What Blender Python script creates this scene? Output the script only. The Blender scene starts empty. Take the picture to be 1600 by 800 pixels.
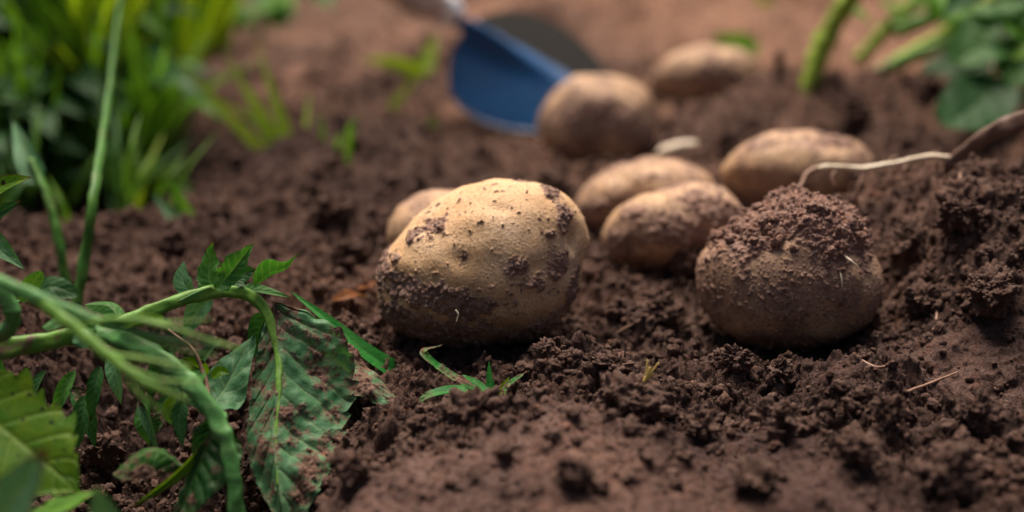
import bpy, bmesh, math, random
import numpy as np
from mathutils import Vector, Matrix

R = math.radians
random.seed(7)
rng = np.random.default_rng(7)
scene = bpy.context.scene
col = scene.collection

# ------------------------------------------------------------------ camera
CAM_H, PITCH, LENS = 0.22, R(17.0), 50.0
F = LENS / 36.0 * 1600.0                      # focal length in pixels of the 1600 wide photograph
cam_d = bpy.data.cameras.new('camera')
cam = bpy.data.objects.new('camera', cam_d); col.objects.link(cam)
cam.location = (0, 0, CAM_H); cam.rotation_euler = (R(90) - PITCH, 0, 0)
cam_d.lens = LENS; cam_d.sensor_width = 36.0
cam_d.clip_start = 0.01; cam_d.clip_end = 500
cam_d.dof.use_dof = True
cam_d.dof.focus_distance = 0.574
cam_d.dof.aperture_fstop = 3.5
scene.camera = cam

# ------------------------------------------------------------------ world, sun, exposure
SUN_EL, SUN_AZ = 67.0, -14.0                   # azimuth from +Y (away from the camera), negative = to the left
world = bpy.data.worlds.new('World'); scene.world = world; world.use_nodes = True
wn = world.node_tree.nodes; wl = world.node_tree.links
bg = wn['Background']
sky = wn.new('ShaderNodeTexSky'); sky.sky_type = 'NISHITA'; sky.sun_disc = False
sky.sun_elevation = R(SUN_EL); sky.sun_rotation = R(SUN_AZ)
sky.air_density = 1.0; sky.dust_density = 7.0; sky.ozone_density = 0.3
wl.new(sky.outputs[0], bg.inputs[0]); bg.inputs[1].default_value = 0.05
sd = bpy.data.lights.new('sun', 'SUN'); sun = bpy.data.objects.new('sun', sd); col.objects.link(sun)
sd.energy = 5.0; sd.angle = R(40); sd.color = (1.0, 0.87, 0.74)
_el, _az = R(SUN_EL), R(SUN_AZ)
sdir = Vector((math.sin(_az) * math.cos(_el), math.cos(_az) * math.cos(_el), math.sin(_el)))
sun.rotation_euler = sdir.to_track_quat('Z', 'Y').to_euler()
scene.view_settings.view_transform = 'Standard'
scene.view_settings.look = 'None'
scene.view_settings.exposure = 0.68
scene.view_settings.gamma = 1.0
scene.render.engine = 'CYCLES'
scene.cycles.use_denoising = True
scene.cycles.max_bounces = 6
scene.cycles.diffuse_bounces = 3
scene.cycles.transparent_max_bounces = 6
scene.cycles.caustics_reflective = False
scene.cycles.caustics_refractive = False

# ------------------------------------------------------------------ view helpers
AX_R = np.array([1.0, 0, 0]); AX_F = np.array([0, math.cos(PITCH), -math.sin(PITCH)])
AX_U = np.array([0, math.sin(PITCH), math.cos(PITCH)]); CAM = np.array([0, 0, CAM_H])
def at(px, py, d):
    """world point seen at pixel (px, py) of the photograph, d metres away along the view axis"""
    return CAM + d * (AX_F + AX_R * (px - 800.0) / F + AX_U * (400.0 - py) / F)
def project(P):
    q = P - CAM; d = q @ AX_F
    return 800 + F * (q @ AX_R) / d, 400 - F * (q @ AX_U) / d, d

# ------------------------------------------------------------------ noise
def _h(a, seed):
    a = (a ^ np.uint32(seed * 2654435761 & 0xffffffff))
    a = (a ^ (a >> np.uint32(16))) * np.uint32(0x7feb352d)
    a = (a ^ (a >> np.uint32(15))) * np.uint32(0x846ca68b)
    return a ^ (a >> np.uint32(16))
def hash3(i, j, k, seed):
    a = i.astype(np.int32).view(np.uint32) * np.uint32(0x8da6b343)
    a = a ^ (j.astype(np.int32).view(np.uint32) * np.uint32(0xd8163841))
    a = a ^ (k.astype(np.int32).view(np.uint32) * np.uint32(0xcb1ab31f))
    return _h(a, seed)
def u01(h): return (h >> np.uint32(8)).astype(np.float32) * np.float32(1 / 16777216.0)
def fade(t): return t * t * t * (t * (t * 6 - 15) + 10)
_G = np.random.default_rng(3).normal(size=(256, 3)).astype(np.float32); _G /= np.linalg.norm(_G, axis=1)[:, None]
def perlin3(P, s, seed=0):
    Q = (P * s).astype(np.float32); I = np.floor(Q).astype(np.int32); f = Q - I; w = fade(f)
    out = np.zeros(len(Q), np.float32)
    for a in (0, 1):
        wa = w[:, 0] if a else 1 - w[:, 0]
        for b in (0, 1):
            wb = wa * (w[:, 1] if b else 1 - w[:, 1])
            for c in (0, 1):
                g = _G[hash3(I[:, 0] + a, I[:, 1] + b, I[:, 2] + c, seed) & np.uint32(255)]
                d = g[:, 0] * (f[:, 0] - a) + g[:, 1] * (f[:, 1] - b) + g[:, 2] * (f[:, 2] - c)
                out += wb * (w[:, 2] if c else 1 - w[:, 2]) * d
    return out * 1.5
def perlin2(x, y, s, seed=0):
    X = (x * s).astype(np.float32); Y = (y * s).astype(np.float32)
    i = np.floor(X).astype(np.int32); j = np.floor(Y).astype(np.int32); fx = X - i; fy = Y - j
    wx, wy = fade(fx), fade(fy); out = np.zeros(len(X), np.float32); z = np.zeros_like(i)
    for a in (0, 1):
        for b in (0, 1):
            t = u01(hash3(i + a, j + b, z, seed)) * np.float32(2 * math.pi)
            d = np.cos(t) * (fx - a) + np.sin(t) * (fy - b)
            out += (wx if a else 1 - wx) * (wy if b else 1 - wy) * d
    return out * 1.5
def fbm3(P, s, n=4, seed=0, gain=.5):
    o = 0; a = 1.0
    for k in range(n): o = o + a * perlin3(P, s * 2.03 ** k, seed + k); a *= gain
    return o
def fbm2(x, y, s, n=4, seed=0, gain=.5):
    o = 0; a = 1.0
    for k in range(n): o = o + a * perlin2(x, y, s * 2.03 ** k, seed + k); a *= gain
    return o
def grains2(x, y, cell, seed, prob=.6, rmin=.3, rmax=.62, flat=.8):
    """rounded crumbs on a jittered grid: height in metres"""
    X = x / cell; Y = y / cell; i = np.floor(X).astype(np.int32); j = np.floor(Y).astype(np.int32)
    z = np.zeros_like(i); out = np.zeros(len(X), np.float32)
    for a in (-1, 0, 1):
        for b in (-1, 0, 1):
            h = hash3(i + a, j + b, z, seed); h2 = _h(h, 11); h3 = _h(h, 23); h4 = _h(h, 37)
            cx = i + a + u01(h); cy = j + b + u01(h2)
            r = rmin + (rmax - rmin) * u01(h3) ** 2
            an = u01(h2 * np.uint32(7)) * 6.28; q = .65 + .35 * u01(h * np.uint32(5))
            dx = (X - cx); dy = (Y - cy)
            ca, sa = np.cos(an), np.sin(an)
            du = dx * ca + dy * sa; dv = (-dx * sa + dy * ca) / q
            d2 = (du * du + dv * dv) / (r * r)
            hh = np.sqrt(np.maximum(0, 1 - d2)) * r * flat * (.6 + .6 * u01(_h(h, 51)))
            out = np.maximum(out, np.where(u01(h4) < prob, hh, 0))
    return out * np.float32(cell)
def grains3(P, cell, seed, prob=.6, rmin=.35, rmax=.7):
    Q = (P / cell).astype(np.float32); I = np.floor(Q).astype(np.int32); out = np.zeros(len(Q), np.float32)
    for a in (-1, 0, 1):
        for b in (-1, 0, 1):
            for c in (-1, 0, 1):
                h = hash3(I[:, 0] + a, I[:, 1] + b, I[:, 2] + c, seed); h2 = _h(h, 11); h3 = _h(h, 23)
                r = rmin + (rmax - rmin) * u01(_h(h, 37))
                d2 = (Q[:, 0] - I[:, 0] - a - u01(h)) ** 2 + (Q[:, 1] - I[:, 1] - b - u01(h2)) ** 2 + (Q[:, 2] - I[:, 2] - c - u01(h3)) ** 2
                hh = np.sqrt(np.maximum(0, 1 - d2 / (r * r))) * r
                out = np.maximum(out, np.where(u01(_h(h, 51)) < prob, hh, 0))
    return out * np.float32(cell)
def sstep(a, b, x):
    t = np.clip((x - a) / (b - a), 0, 1); return t * t * (3 - 2 * t)

# ------------------------------------------------------------------ mesh helpers
def mesh_obj(name, V, Fc, mat, parent=None, attrs=None, smooth=True, loc=None):
    """V (n,3), Fc (m,3) or (m,4) int array -> ONE mesh object; loc = its origin in world space"""
    V = np.asarray(V, np.float64)
    if loc is not None: V = V - np.asarray(loc)
    V = V.astype(np.float32); Fc = np.asarray(Fc, np.int32)
    me = bpy.data.meshes.new(name); n, m, k = len(V), len(Fc), Fc.shape[1]
    me.vertices.add(n); me.vertices.foreach_set('co', V.ravel())
    me.loops.add(m * k); me.loops.foreach_set('vertex_index', Fc.ravel())
    me.polygons.add(m); me.polygons.foreach_set('loop_start', np.arange(0, m * k, k, dtype=np.int32))
    me.polygons.foreach_set('use_smooth', np.full(m, smooth, dtype=bool))
    me.update(calc_edges=True)
    for a, v in (attrs or {}).items():
        t = me.attributes.new(a, 'FLOAT', 'POINT'); t.data.foreach_set('value', np.asarray(v, np.float32))
    if mat: me.materials.append(mat)
    o = bpy.data.objects.new(name, me); col.objects.link(o)
    if parent is not None:
        o.parent = parent
    if loc is not None and parent is None: o.location = loc
    return o
def empty(name, loc):
    o = bpy.data.objects.new(name, None); o.empty_display_size = .02; o.location = loc; col.objects.link(o); return o
def tag(o, label, cat, group=None):
    o['label'] = label; o['category'] = cat
    if group: o['group'] = group
    return o
def ico(n):
    bm = bmesh.new(); bmesh.ops.create_icosphere(bm, subdivisions=n, radius=1.0)
    me = bpy.data.meshes.new('t'); bm.to_mesh(me); bm.free()
    V = np.empty(len(me.vertices) * 3, np.float32); me.vertices.foreach_get('co', V)
    Fc = np.empty(len(me.polygons) * 3, np.int32); me.polygons.foreach_get('vertices', Fc)
    bpy.data.meshes.remove(me); return V.reshape(-1, 3), Fc.reshape(-1, 3)
ICO = {n: ico(n) for n in (2, 3, 5, 6, 7, 8)}

# ------------------------------------------------------------------ node helpers
def material(name):
    m = bpy.data.materials.new(name); m.use_nodes = True
    nt = m.node_tree; b = nt.nodes['Principled BSDF']; return m, nt, b
def N(nt, t, **kw):
    n = nt.nodes.new(t)
    for k, v in kw.items():
        if k in n.inputs: n.inputs[k].default_value = v
        else: setattr(n, k, v)
    return n
def noise(nt, scale, detail=4, rough=.6, coord=None, dist=0):
    if coord is None: coord = N(nt, 'ShaderNodeTexCoord').outputs['Object']
    n = N(nt, 'ShaderNodeTexNoise', Scale=scale, Detail=detail, Roughness=rough, Distortion=dist)
    nt.links.new(coord, n.inputs['Vector']); return n.outputs['Fac']
def ramp(nt, fac, stops):
    r = N(nt, 'ShaderNodeValToRGB'); e = r.color_ramp.elements
    while len(e) < len(stops): e.new(.5)
    for x, (p, c) in zip(e, stops):
        x.position = p; x.color = (c, c, c, 1) if not hasattr(c, '__len__') else (*c, 1)
    nt.links.new(fac, r.inputs[0]); return r.outputs[0]
def mix(nt, fac, a, b, mode='MIX'):
    m = N(nt, 'ShaderNodeMix', data_type='RGBA', blend_type=mode)
    for sock, v in ((m.inputs[0], fac), (m.inputs[6], a), (m.inputs[7], b)):
        if isinstance(v, bpy.types.NodeSocket): nt.links.new(v, sock)
        elif hasattr(v, '__len__'): sock.default_value = (*v, 1)
        else: sock.default_value = v
    return m.outputs[2]
def mth(nt, op, a, b=0.0, clamp=False):
    m = N(nt, 'ShaderNodeMath', operation=op, use_clamp=clamp)
    for s, v in ((m.inputs[0], a), (m.inputs[1], b)):
        if isinstance(v, bpy.types.NodeSocket): nt.links.new(v, s)
        else: s.default_value = v
    return m.outputs[0]
def attr(nt, name):
    a = N(nt, 'ShaderNodeAttribute'); a.attribute_name = name; return a.outputs['Fac']
def bump(nt, height, dist, strength=1.0, normal=None):
    b = N(nt, 'ShaderNodeBump', Strength=strength, Distance=dist); nt.links.new(height, b.inputs['Height'])
    if normal is not None: nt.links.new(normal, b.inputs['Normal'])
    return b.outputs[0]

# ------------------------------------------------------------------ soil colour, shared by ground, crumbs and the dirt on things
def soil_color(nt, coord=None):
    c = ramp(nt, noise(nt, 45, 5, .65, coord), [(.30, (.041, .0225, .0175)), (.52, (.084, .0460, .0355)), (.72, (.140, .0820, .0635))])
    c = mix(nt, ramp(nt, noise(nt, 320, 3, .6, coord), [(.40, 0.0), (.64, 1.0)]), c, (.118, .076, .062))
    f = ramp(nt, noise(nt, 1400, 2, .6, coord), [(.38, .6), (.62, 1.25)])
    c = mix(nt, 1.0, c, f, 'MULTIPLY')
    red = ramp(nt, noise(nt, 130, 2, .5, coord), [(.60, 0.0), (.76, .38)])
    return mix(nt, red, c, (.190, .090, .055))
def make_soil(name, painted_tones=True, gain=None):
    m, nt, b = material(name)
    c = soil_color(nt)
    if gain: c = mix(nt, 1.0, c, gain, 'MULTIPLY')
    if painted_tones:                                   # shade and far glow painted into the soil colour, then packed soil
        w = attr(nt, 'painted_shade'); c = mix(nt, w, c, mix(nt, 1.0, c, (.46, .45, .47), 'MULTIPLY'))  # darkens soil where shade falls, painted into the colour
        y_ = attr(nt, 'dry'); c = mix(nt, y_, c, mix(nt, 1.0, c, (2.5, 2.3, 1.95), 'MULTIPLY'))  # far soil lightened: dry tan plus a painted warm sun glow
        p = attr(nt, 'pack'); c = mix(nt, p, c, mix(nt, 1.0, c, (1.35, 1.35, 1.38), 'MULTIPLY'))
    nt.links.new(c, b.inputs['Base Color']); b.inputs['Roughness'].default_value = .93
    b.inputs['Specular IOR Level'].default_value = .12
    n1 = bump(nt, noise(nt, 900, 3, .65), .0012, .8)
    nt.links.new(bump(nt, noise(nt, 2600, 2, .6), .0005, .7, n1), b.inputs['Normal'])
    return m
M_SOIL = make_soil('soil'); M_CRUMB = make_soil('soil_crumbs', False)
M_DRY = make_soil('dry_soil_crust', False, (2.5, 2.5, 2.5))
# ------------------------------------------------------------------ where the potatoes lie: (name key, outline in the photograph, depth, thickness/width ratio, ground level under it)
OUT = {
 'main': ([(590,445),(597,410),(612,385),(640,350),(672,325),(705,305),(745,290),(800,284),(850,289),(888,305),(910,335),(917,375),(908,420),(903,450),(885,485),(845,520),(790,537),(720,536),(655,525),(612,508),(594,480)], .632, .040),
 'capped': ([(1093,440),(1100,400),(1116,378),(1156,356),(1200,334),(1240,318),(1285,328),(1325,356),(1356,394),(1370,430),(1366,480),(1340,515),(1290,535),(1230,542),(1170,535),(1125,510),(1100,475)], .635, .038),
 'split': ([(938,375),(950,345),(980,318),(1020,300),(1060,288),(1110,292),(1140,308),(1160,335),(1155,370),(1120,410),(1060,425),(1000,423),(960,408)], .725, .034),
 'pale': ([(900,330),(912,295),(940,270),(990,252),(1040,248),(1085,258),(1110,275),(1120,300),(1100,340),(1040,370),(960,370),(915,355)], .800, .034),
 'buried': ([(1128,265),(1145,240),(1180,220),(1230,207),(1290,212),(1340,230),(1360,260),(1350,300),(1300,330),(1220,335),(1165,320),(1140,298)], .790, .036),
 'blade': ([(843,195),(855,155),(885,130),(930,122),(980,128),(1015,155),(1027,195),(1018,235),(985,262),(940,270),(890,262),(855,235)], .985, .040),
 'far': ([(1018,120),(1035,95),(1075,78),(1120,76),(1165,85),(1185,110),(1180,150),(1140,175),(1080,175),(1035,155)], 1.10, .040),
 'hidden': ([(605,365),(615,340),(640,315),(672,300),(690,300),(705,300),(722,300),(742,312),(760,360),(740,420),(650,430),(612,400)], .712, .028),
}
PC = {}
for k, (o, d, t) in OUT.items():
    a = np.array(o, float); c = (a.min(0) + a.max(0)) / 2; PC[k] = at(c[0], c[1], d)

# ------------------------------------------------------------------ terrain
def gpt(px, py, z):
    """ground point seen at a pixel, on the level z"""
    r = AX_F + AX_R * (px - 800) / F + AX_U * (400 - py) / F
    return CAM + r * ((z - CAM_H) / r[2])
SEATS = [('main', -.007, .056), ('capped', -.009, .054), ('split', .002, .040), ('pale', .008, .040), ('buried', .020, .045), ('blade', -.004, .055), ('far', .018, .05), ('hidden', .006, .03)]
BUMPS = [  # px, py, depth, height, sigma x, sigma y
 (1530, 330, .70, .045, .070, .075), (1640, 420, .62, .030, .07, .06), (1390, 330, .74, .012, .03, .03),
 (1180, 175, .98, .022, .055, .045), (1330, 170, 1.0, .030, .10, .08), (1500, 190, .95, .02, .08, .08),
 (170, 620, .58, -.034, .05, .045), (300, 740, .52, -.030, .065, .050), (60, 720, .50, -.030, .10, .06), (420, 700, .53, -.022, .030, .040), (110, 330, .95, -.05, .09, .10), (250, 290, 1.0, -.02, .10, .05),
 (960, 690, .51, .010, .075, .05), (540, 690, .52, .008, .03, .03), (1080, 405, .66, .008, .016, .012), (600, 480, .66, .004, .03, .02),
 (880, 560, .56, .004, .02, .015), (715, 600, .565, -.007, .035, .016), (480, 260, .92, .016, .10, .05), (650, 255, .93, .008, .06, .03), (560, 110, 1.25, .03, .18, .12),
 (1100, 20, 1.6, .05, .3, .2), (1250, 640, .54, -.004, .05, .03), (1500, 720, .5, .008, .06, .05)]
def ground_base(x, y):
    z = .05 * sstep(1.15, 2.4, y) + .10 * sstep(2.2, 5, y) + .012 * sstep(.12, .5, x) * sstep(.5, 1.0, y)
    for px, py, d, h, sx, sy in BUMPS:
        c = at(px, py, d); z = z + h * np.exp(-((x - c[0]) / sx) ** 2 - ((y - c[1]) / sy) ** 2)
    near = 1 - sstep(3, 9, np.hypot(x, y))
    z = z + sstep(1.1, 1.6, y) * near * (.032 * fbm2(x, y, 6, 3, 45) + .012 * np.abs(fbm2(x, y, 22, 2, 46)))
    z = z + near * (.010 * fbm2(x, y, 5.5, 3, 40) + .0085 * fbm2(x, y, 19, 3, 50)) + (1 - near) * .05 * fbm2(x, y, .5, 3, 60)
    for k, zt, r in SEATS:
        c = PC[k]; w = np.exp(-(((x - c[0]) ** 2 + (y - c[1]) ** 2) / (r * r)) ** 1.6)
        z = z * (1 - w) + zt * w
        q = np.hypot(x - c[0], y - c[1]) / r
        z = z + .004 * np.exp(-((q - 1.15) / .3) ** 2) * (.5 + perlin2(x, y, 40, 70))
    return z
PK = [(980, 770, .004, .105, .050, 1.25), (1080, 700, .004, .055, .028, 1.1), (1330, 600, 0, .04, .02, .6), (880, 660, .004, .03, .02, .7), (560, 60, .03, .22, .2, .5), (1560, 560, .01, .07, .035, .7)]
def pack_mask(x, y):
    m = np.zeros(len(x), np.float32)
    for px, py, z, sx, sy, s in PK:
        c = gpt(px, py, z); m = np.maximum(m, s * np.exp(-(((x - c[0]) / sx) ** 2 + ((y - c[1]) / sy) ** 2) ** 1.5))
    n = fbm2(x, y, 30, 3, 90)
    return np.clip(sstep(.25, .75, m + .40 * n * (m > .02)), 0, 1)
def ground_h(x, y, fine=True):
    x = np.asarray(x, np.float32); y = np.asarray(y, np.float32)
    z = ground_base(x, y); p = pack_mask(x, y); q = 1 - .88 * p
    near = 1 - sstep(1.6, 3.2, np.hypot(x, y))
    wx = x + .005 * perlin2(x, y, 90, 101) + .0018 * perlin2(x, y, 300, 102)
    wy = y + .005 * perlin2(x, y, 90, 103) + .0018 * perlin2(x, y, 300, 104)
    dens = .5 + .5 * np.clip(1.4 * fbm2(x, y, 14, 2, 105), -1, 1)
    z = z + near * q * (grains2(wx, wy, .036, 1, .15, .22, .45, .45) * (.35 + .8 * dens)
                    + grains2(wx + .3, wy, .017, 2, .20, .25, .5, .5) * (.3 + .9 * dens)
                    + .0085 * np.abs(perlin2(wx, wy, 62, 109)) - .0020 + .0042 * fbm2(wx, wy, 120, 2, 110))
    if fine:
        wx2 = x + .0012 * perlin2(x, y, 520, 106); wy2 = y + .0012 * perlin2(x, y, 520, 107)
        n2 = 1 - sstep(1.0, 1.7, np.hypot(x, y))
        z = z + near * grains2(wx2 + .7, wy2, .0085, 3, .26, .3, .6, .8) * q
        z = z + n2 * (grains2(wx2, wy2 + .5, .0042, 4, .62, .35, .7, 1.0) * (1 - .85 * p)
                      + grains2(wx2, wy2 + .9, .0022, 5, .75, .35, .7, 1.15) * (1 - .7 * p)
                      + grains2(x, y + .2, .0012, 6, .8, .35, .7, 1.1) * (1 - .5 * p))
        z = z + .0016 * p * fbm2(x, y, 120, 3, 108)
    return z

def shade_mask(x, y):  # painted shade: lower right, under stems, before the big potato, left background
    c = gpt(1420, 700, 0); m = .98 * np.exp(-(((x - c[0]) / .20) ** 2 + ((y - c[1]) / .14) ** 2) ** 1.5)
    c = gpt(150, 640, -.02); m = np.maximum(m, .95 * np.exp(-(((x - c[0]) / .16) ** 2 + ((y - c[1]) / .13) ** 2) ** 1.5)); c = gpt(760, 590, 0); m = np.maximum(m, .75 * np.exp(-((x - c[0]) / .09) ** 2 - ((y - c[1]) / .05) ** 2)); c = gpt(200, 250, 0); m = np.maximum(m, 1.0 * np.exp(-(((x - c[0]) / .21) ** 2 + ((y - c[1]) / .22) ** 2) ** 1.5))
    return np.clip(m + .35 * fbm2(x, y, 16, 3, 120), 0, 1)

def build_ground():
    th = np.concatenate([np.linspace(-180, -60, 40)[:-1], np.linspace(-60, -25, 140)[:-1], np.linspace(-25, 25, 1400), np.linspace(25, 60, 140)[1:], np.linspace(60, 180, 40)[1:-1]])
    rs = [.05]
    while rs[-1] < 300:
        r = rs[-1]; rs.append(r * (1.05 if r < .36 else 1.0012 if r < .80 else 1.0022 if r < 1.3 else 1.006 if r < 3 else 1.06))
    rs = np.array(rs); A, Rr = np.meshgrid(np.radians(th), rs)
    x = (np.sin(A) * Rr).ravel(); y = (np.cos(A) * Rr).ravel(); nt_, nr = len(th), len(rs)
    z = ground_h(x, y)
    V = np.stack([x, y, z], 1)
    nf = np.clip(1 - sstep(1.0, 1.6, Rr.ravel()), 0, 1) * (Rr.ravel() > .36)
    P3 = V.astype(np.float32)
    V[:, 0] += nf * .0016 * perlin3(P3, 240, 130); V[:, 1] += nf * .0016 * perlin3(P3, 240, 131)
    i = np.arange(nr - 1)[:, None] * nt_; j = np.arange(nt_)[None]; jn = (j + 1) % nt_
    Fc = np.stack([(i + j), (i + jn), (i + nt_ + jn), (i + nt_ + j)], -1).reshape(-1, 4)[:, ::-1]
    o = mesh_obj('soil_ground', V, Fc, M_SOIL, attrs={'painted_shade': shade_mask(x.astype(np.float32), y.astype(np.float32)), 'dry': np.clip(sstep(.68, 1.5, Rr.ravel()) * (.45 + .8 * sstep(-.1, .35, x)) + .55 * fbm2(x.astype(np.float32), y.astype(np.float32), 7, 4, 140), 0, 1), 'pack': pack_mask(x.astype(np.float32), y.astype(np.float32))})
    o['kind'] = 'structure'; o['label'] = 'crumbly brown freshly dug soil'
build_ground()
def gz(x, y): return float(ground_h(np.array([x]), np.array([y]))[0])
def gz_b(x, y): return float(ground_h(np.array([x]), np.array([y]), False)[0])

# ------------------------------------------------------------------ loose crumbs lying on the soil (nobody could count them)
def crumb_shapes(n, k):
    V, Fc = ICO[n]; out = []
    for s in range(k):
        r = 1 + .45 * perlin3(V + s * 7.3, 1.3, s) + .42 * perlin3(V + s * 3.1, 2.7, s + 50) + (.30 * perlin3(V, 6, s + 90) if n > 2 else 0)
        out.append(V * r[:, None] * np.array([1, .8 + .2 * rng.random(), .75]))
    return out, Fc
def rot_z(a): return np.array([[math.cos(a), -math.sin(a), 0], [math.sin(a), math.cos(a), 0], [0, 0, 1]])
def rand_rot():
    return np.array(Matrix.Rotation(rng.random() * 6.28, 3, Vector(rng.normal(size=3))))
def clod_mesh(name, size, squash, seed, ang=.0, level=6, unit=None):
    V, Fc = ICO[level]
    P = V * 1.0
    r = 1 + .50 * perlin3(P + seed * 5.7, 1.2, seed) + .30 * fbm3(P + seed, 2.6, 3, seed + 3)
    if ang: r = r * (1 - ang * np.maximum(0, np.abs(perlin3(P + seed, 1.7, seed + 20)) - .15))
    W = P * r[:, None] * np.array([1, .85, squash]) * size
    u = 1 / unit if unit else 1.0              # unit: the real radius of a mesh built at radius 1
    g = grains3(W / u + seed, .0042, seed + 60, .75) * .8 + grains3(W / u + seed, .0020, seed + 61, .8) * .9 + grains3(W / u, .0011, seed + 62, .8) * .7
    W = W + P * (g - .0012)[:, None] * u
    return W, Fc
def build_crumbs():
    n = 42000
    a = np.radians(rng.uniform(-24, 24, n)); r = np.exp(rng.uniform(math.log(.42), math.log(1.25), n))
    x, y = np.sin(a) * r, np.cos(a) * r
    keep = rng.random(n) < (.25 + .75 * sstep(-.3, .5, fbm2(x, y, 14, 2, 105))) * (1 - .85 * pack_mask(x, y))
    for k in PC:
        c = PC[k]; keep &= ((x - c[0]) ** 2 + (y - c[1]) ** 2) > .030 ** 2
    x, y = x[keep], y[keep]; z = ground_h(x, y); n = len(x)
    s = .00055 * (1 - rng.random(n)) ** (-.55); s = np.clip(s, .0005, .0030) * np.where(y > .8, 1.3, 1)
    VA, FA, off = [], [], 0
    sm, sf = crumb_shapes(2, 14); bg_, bf = crumb_shapes(3, 10)
    for i in range(n):
        big = s[i] > .0021
        v = (bg_ if big else sm)[rng.integers(10)]; f = bf if big else sf
        v = (v @ rand_rot().T) * s[i] + np.array([x[i], y[i], z[i] + .35 * s[i]])
        VA.append(v); FA.append(f + off); off += len(v)
    # aggregates: small lumps made of many grains, some half sunk
    lumps = [clod_mesh('', 1.0, .8, 500 + k, .5 * (k % 2), 5, .011) for k in range(14)]
    n = 420
    a = np.radians(rng.uniform(-24, 24, n)); r = np.exp(rng.uniform(math.log(.42), math.log(1.15), n)); x, y = np.sin(a) * r, np.cos(a) * r
    keep = (rng.random(n) < .25 + .75 * sstep(-.3, .4, fbm2(x, y, 14, 2, 105))) * (1 - .95 * pack_mask(x, y)) > .2
    for k in PC: keep &= ((x - PC[k][0]) ** 2 + (y - PC[k][1]) ** 2) > .052 ** 2
    x, y = x[keep], y[keep]; z = ground_h(x, y, False)
    for i in range(len(x)):
        sz = .0035 * (1 - rng.random()) ** (-.42); sz = min(sz, .012)
        W, f = lumps[rng.integers(14)]
        VA.append((W @ rand_rot().T) * sz + np.array([x[i], y[i], z[i] + .30 * sz])); FA.append(f + off); off += len(W)
    o = mesh_obj('loose_soil', np.concatenate(VA), np.concatenate(FA), M_CRUMB)
    o['kind'] = 'stuff'; o['label'] = 'loose brown soil crumbs scattered over the dug ground'
build_crumbs()

# ------------------------------------------------------------------ larger clods, each a thing
CLODS = [ # px, py (centre), half width px, squash, dz, label
 (962, 572, 34, .62, 'pale flat topped soil clod beside the yellow straw sprig'),
 (1030, 478, 36, .70, 'dark soil clod between the two front potatoes'),
 (1082, 412, 30, .80, 'ragged soil clod against the foot of the half cleaned potato'),
 (1226, 652, 22, .80, 'small reddish clod in the middle of the bare soil below the capped potato'),
 (1098, 668, 26, .75, 'crumbling clod above the smooth packed soil patch'),
 (1342, 706, 34, .75, 'broad rough clod with a rusty spot near the bottom edge'),
 (1528, 664, 31, .85, 'dark round clod resting on bare soil at right'),
 (1388, 655, 26, .85, 'blackish lump left of the dark round clod'),
 (1490, 752, 42, 1.0, 'tall dark clod standing at the bottom right corner'),
 (1150, 566, 24, 1.0, 'upright hairy clod left of the shadow under the capped potato'),
 (1215, 588, 20, .7, 'small clod in the shadow under the capped potato'),
 (1440, 470, 30, .8, 'clod at the right foot of the capped potato'),
 (1545, 470, 44, .8, 'large dark clod low on the right hand soil pile'),
 (900, 745, 30, .6, 'blurred clod on the smooth packed soil'),
 (1180, 742, 40, .5, 'flat crust flake on the smooth packed soil at the bottom edge'),
 (1010, 640, 26, .75, 'rough clod under the yellow straw sprig'),
 (545, 395, 30, .7, 'blurred clod left of the big cleaned potato'),
 (520, 330, 34, .7, 'blurred clod up slope left of the half hidden potato'),
 (1420, 395, 30, .8, 'reddish clod on the soil pile below the white root'),
 (1500, 335, 34, .8, 'lumpy clod near the top of the right hand soil pile'),
]
def build_clods():
    for i, (px, py, hw, sq, lab) in enumerate(CLODS):
        r = AX_F + AX_R * (px - 800) / F + AX_U * (400 - py) / F
        D_ = np.arange(.35, 1.6, .003); Q_ = CAM + r * D_[:, None]      # where the sight line meets the soil
        k_ = int(np.argmax(Q_[:, 2] < ground_h(Q_[:, 0], Q_[:, 1], False) + .004 + .3 * hw * D_ / F)); d = D_[k_]; P = Q_[k_]
        s = hw * d / F
        W, Fc = clod_mesh('soil_clod', s, sq, 200 + i, .8 if i in (0, 5) else .3)
        loc = np.array([P[0], P[1], gz_b(P[0], P[1]) + .38 * s * sq + .004])
        o = mesh_obj('soil_clod', W, Fc, M_CRUMB, loc=None); o.location = loc; o.rotation_euler = (0, 0, i * 1.7)
        tag(o, lab, 'soil clod', 'soil clods')
build_clods()
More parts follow.
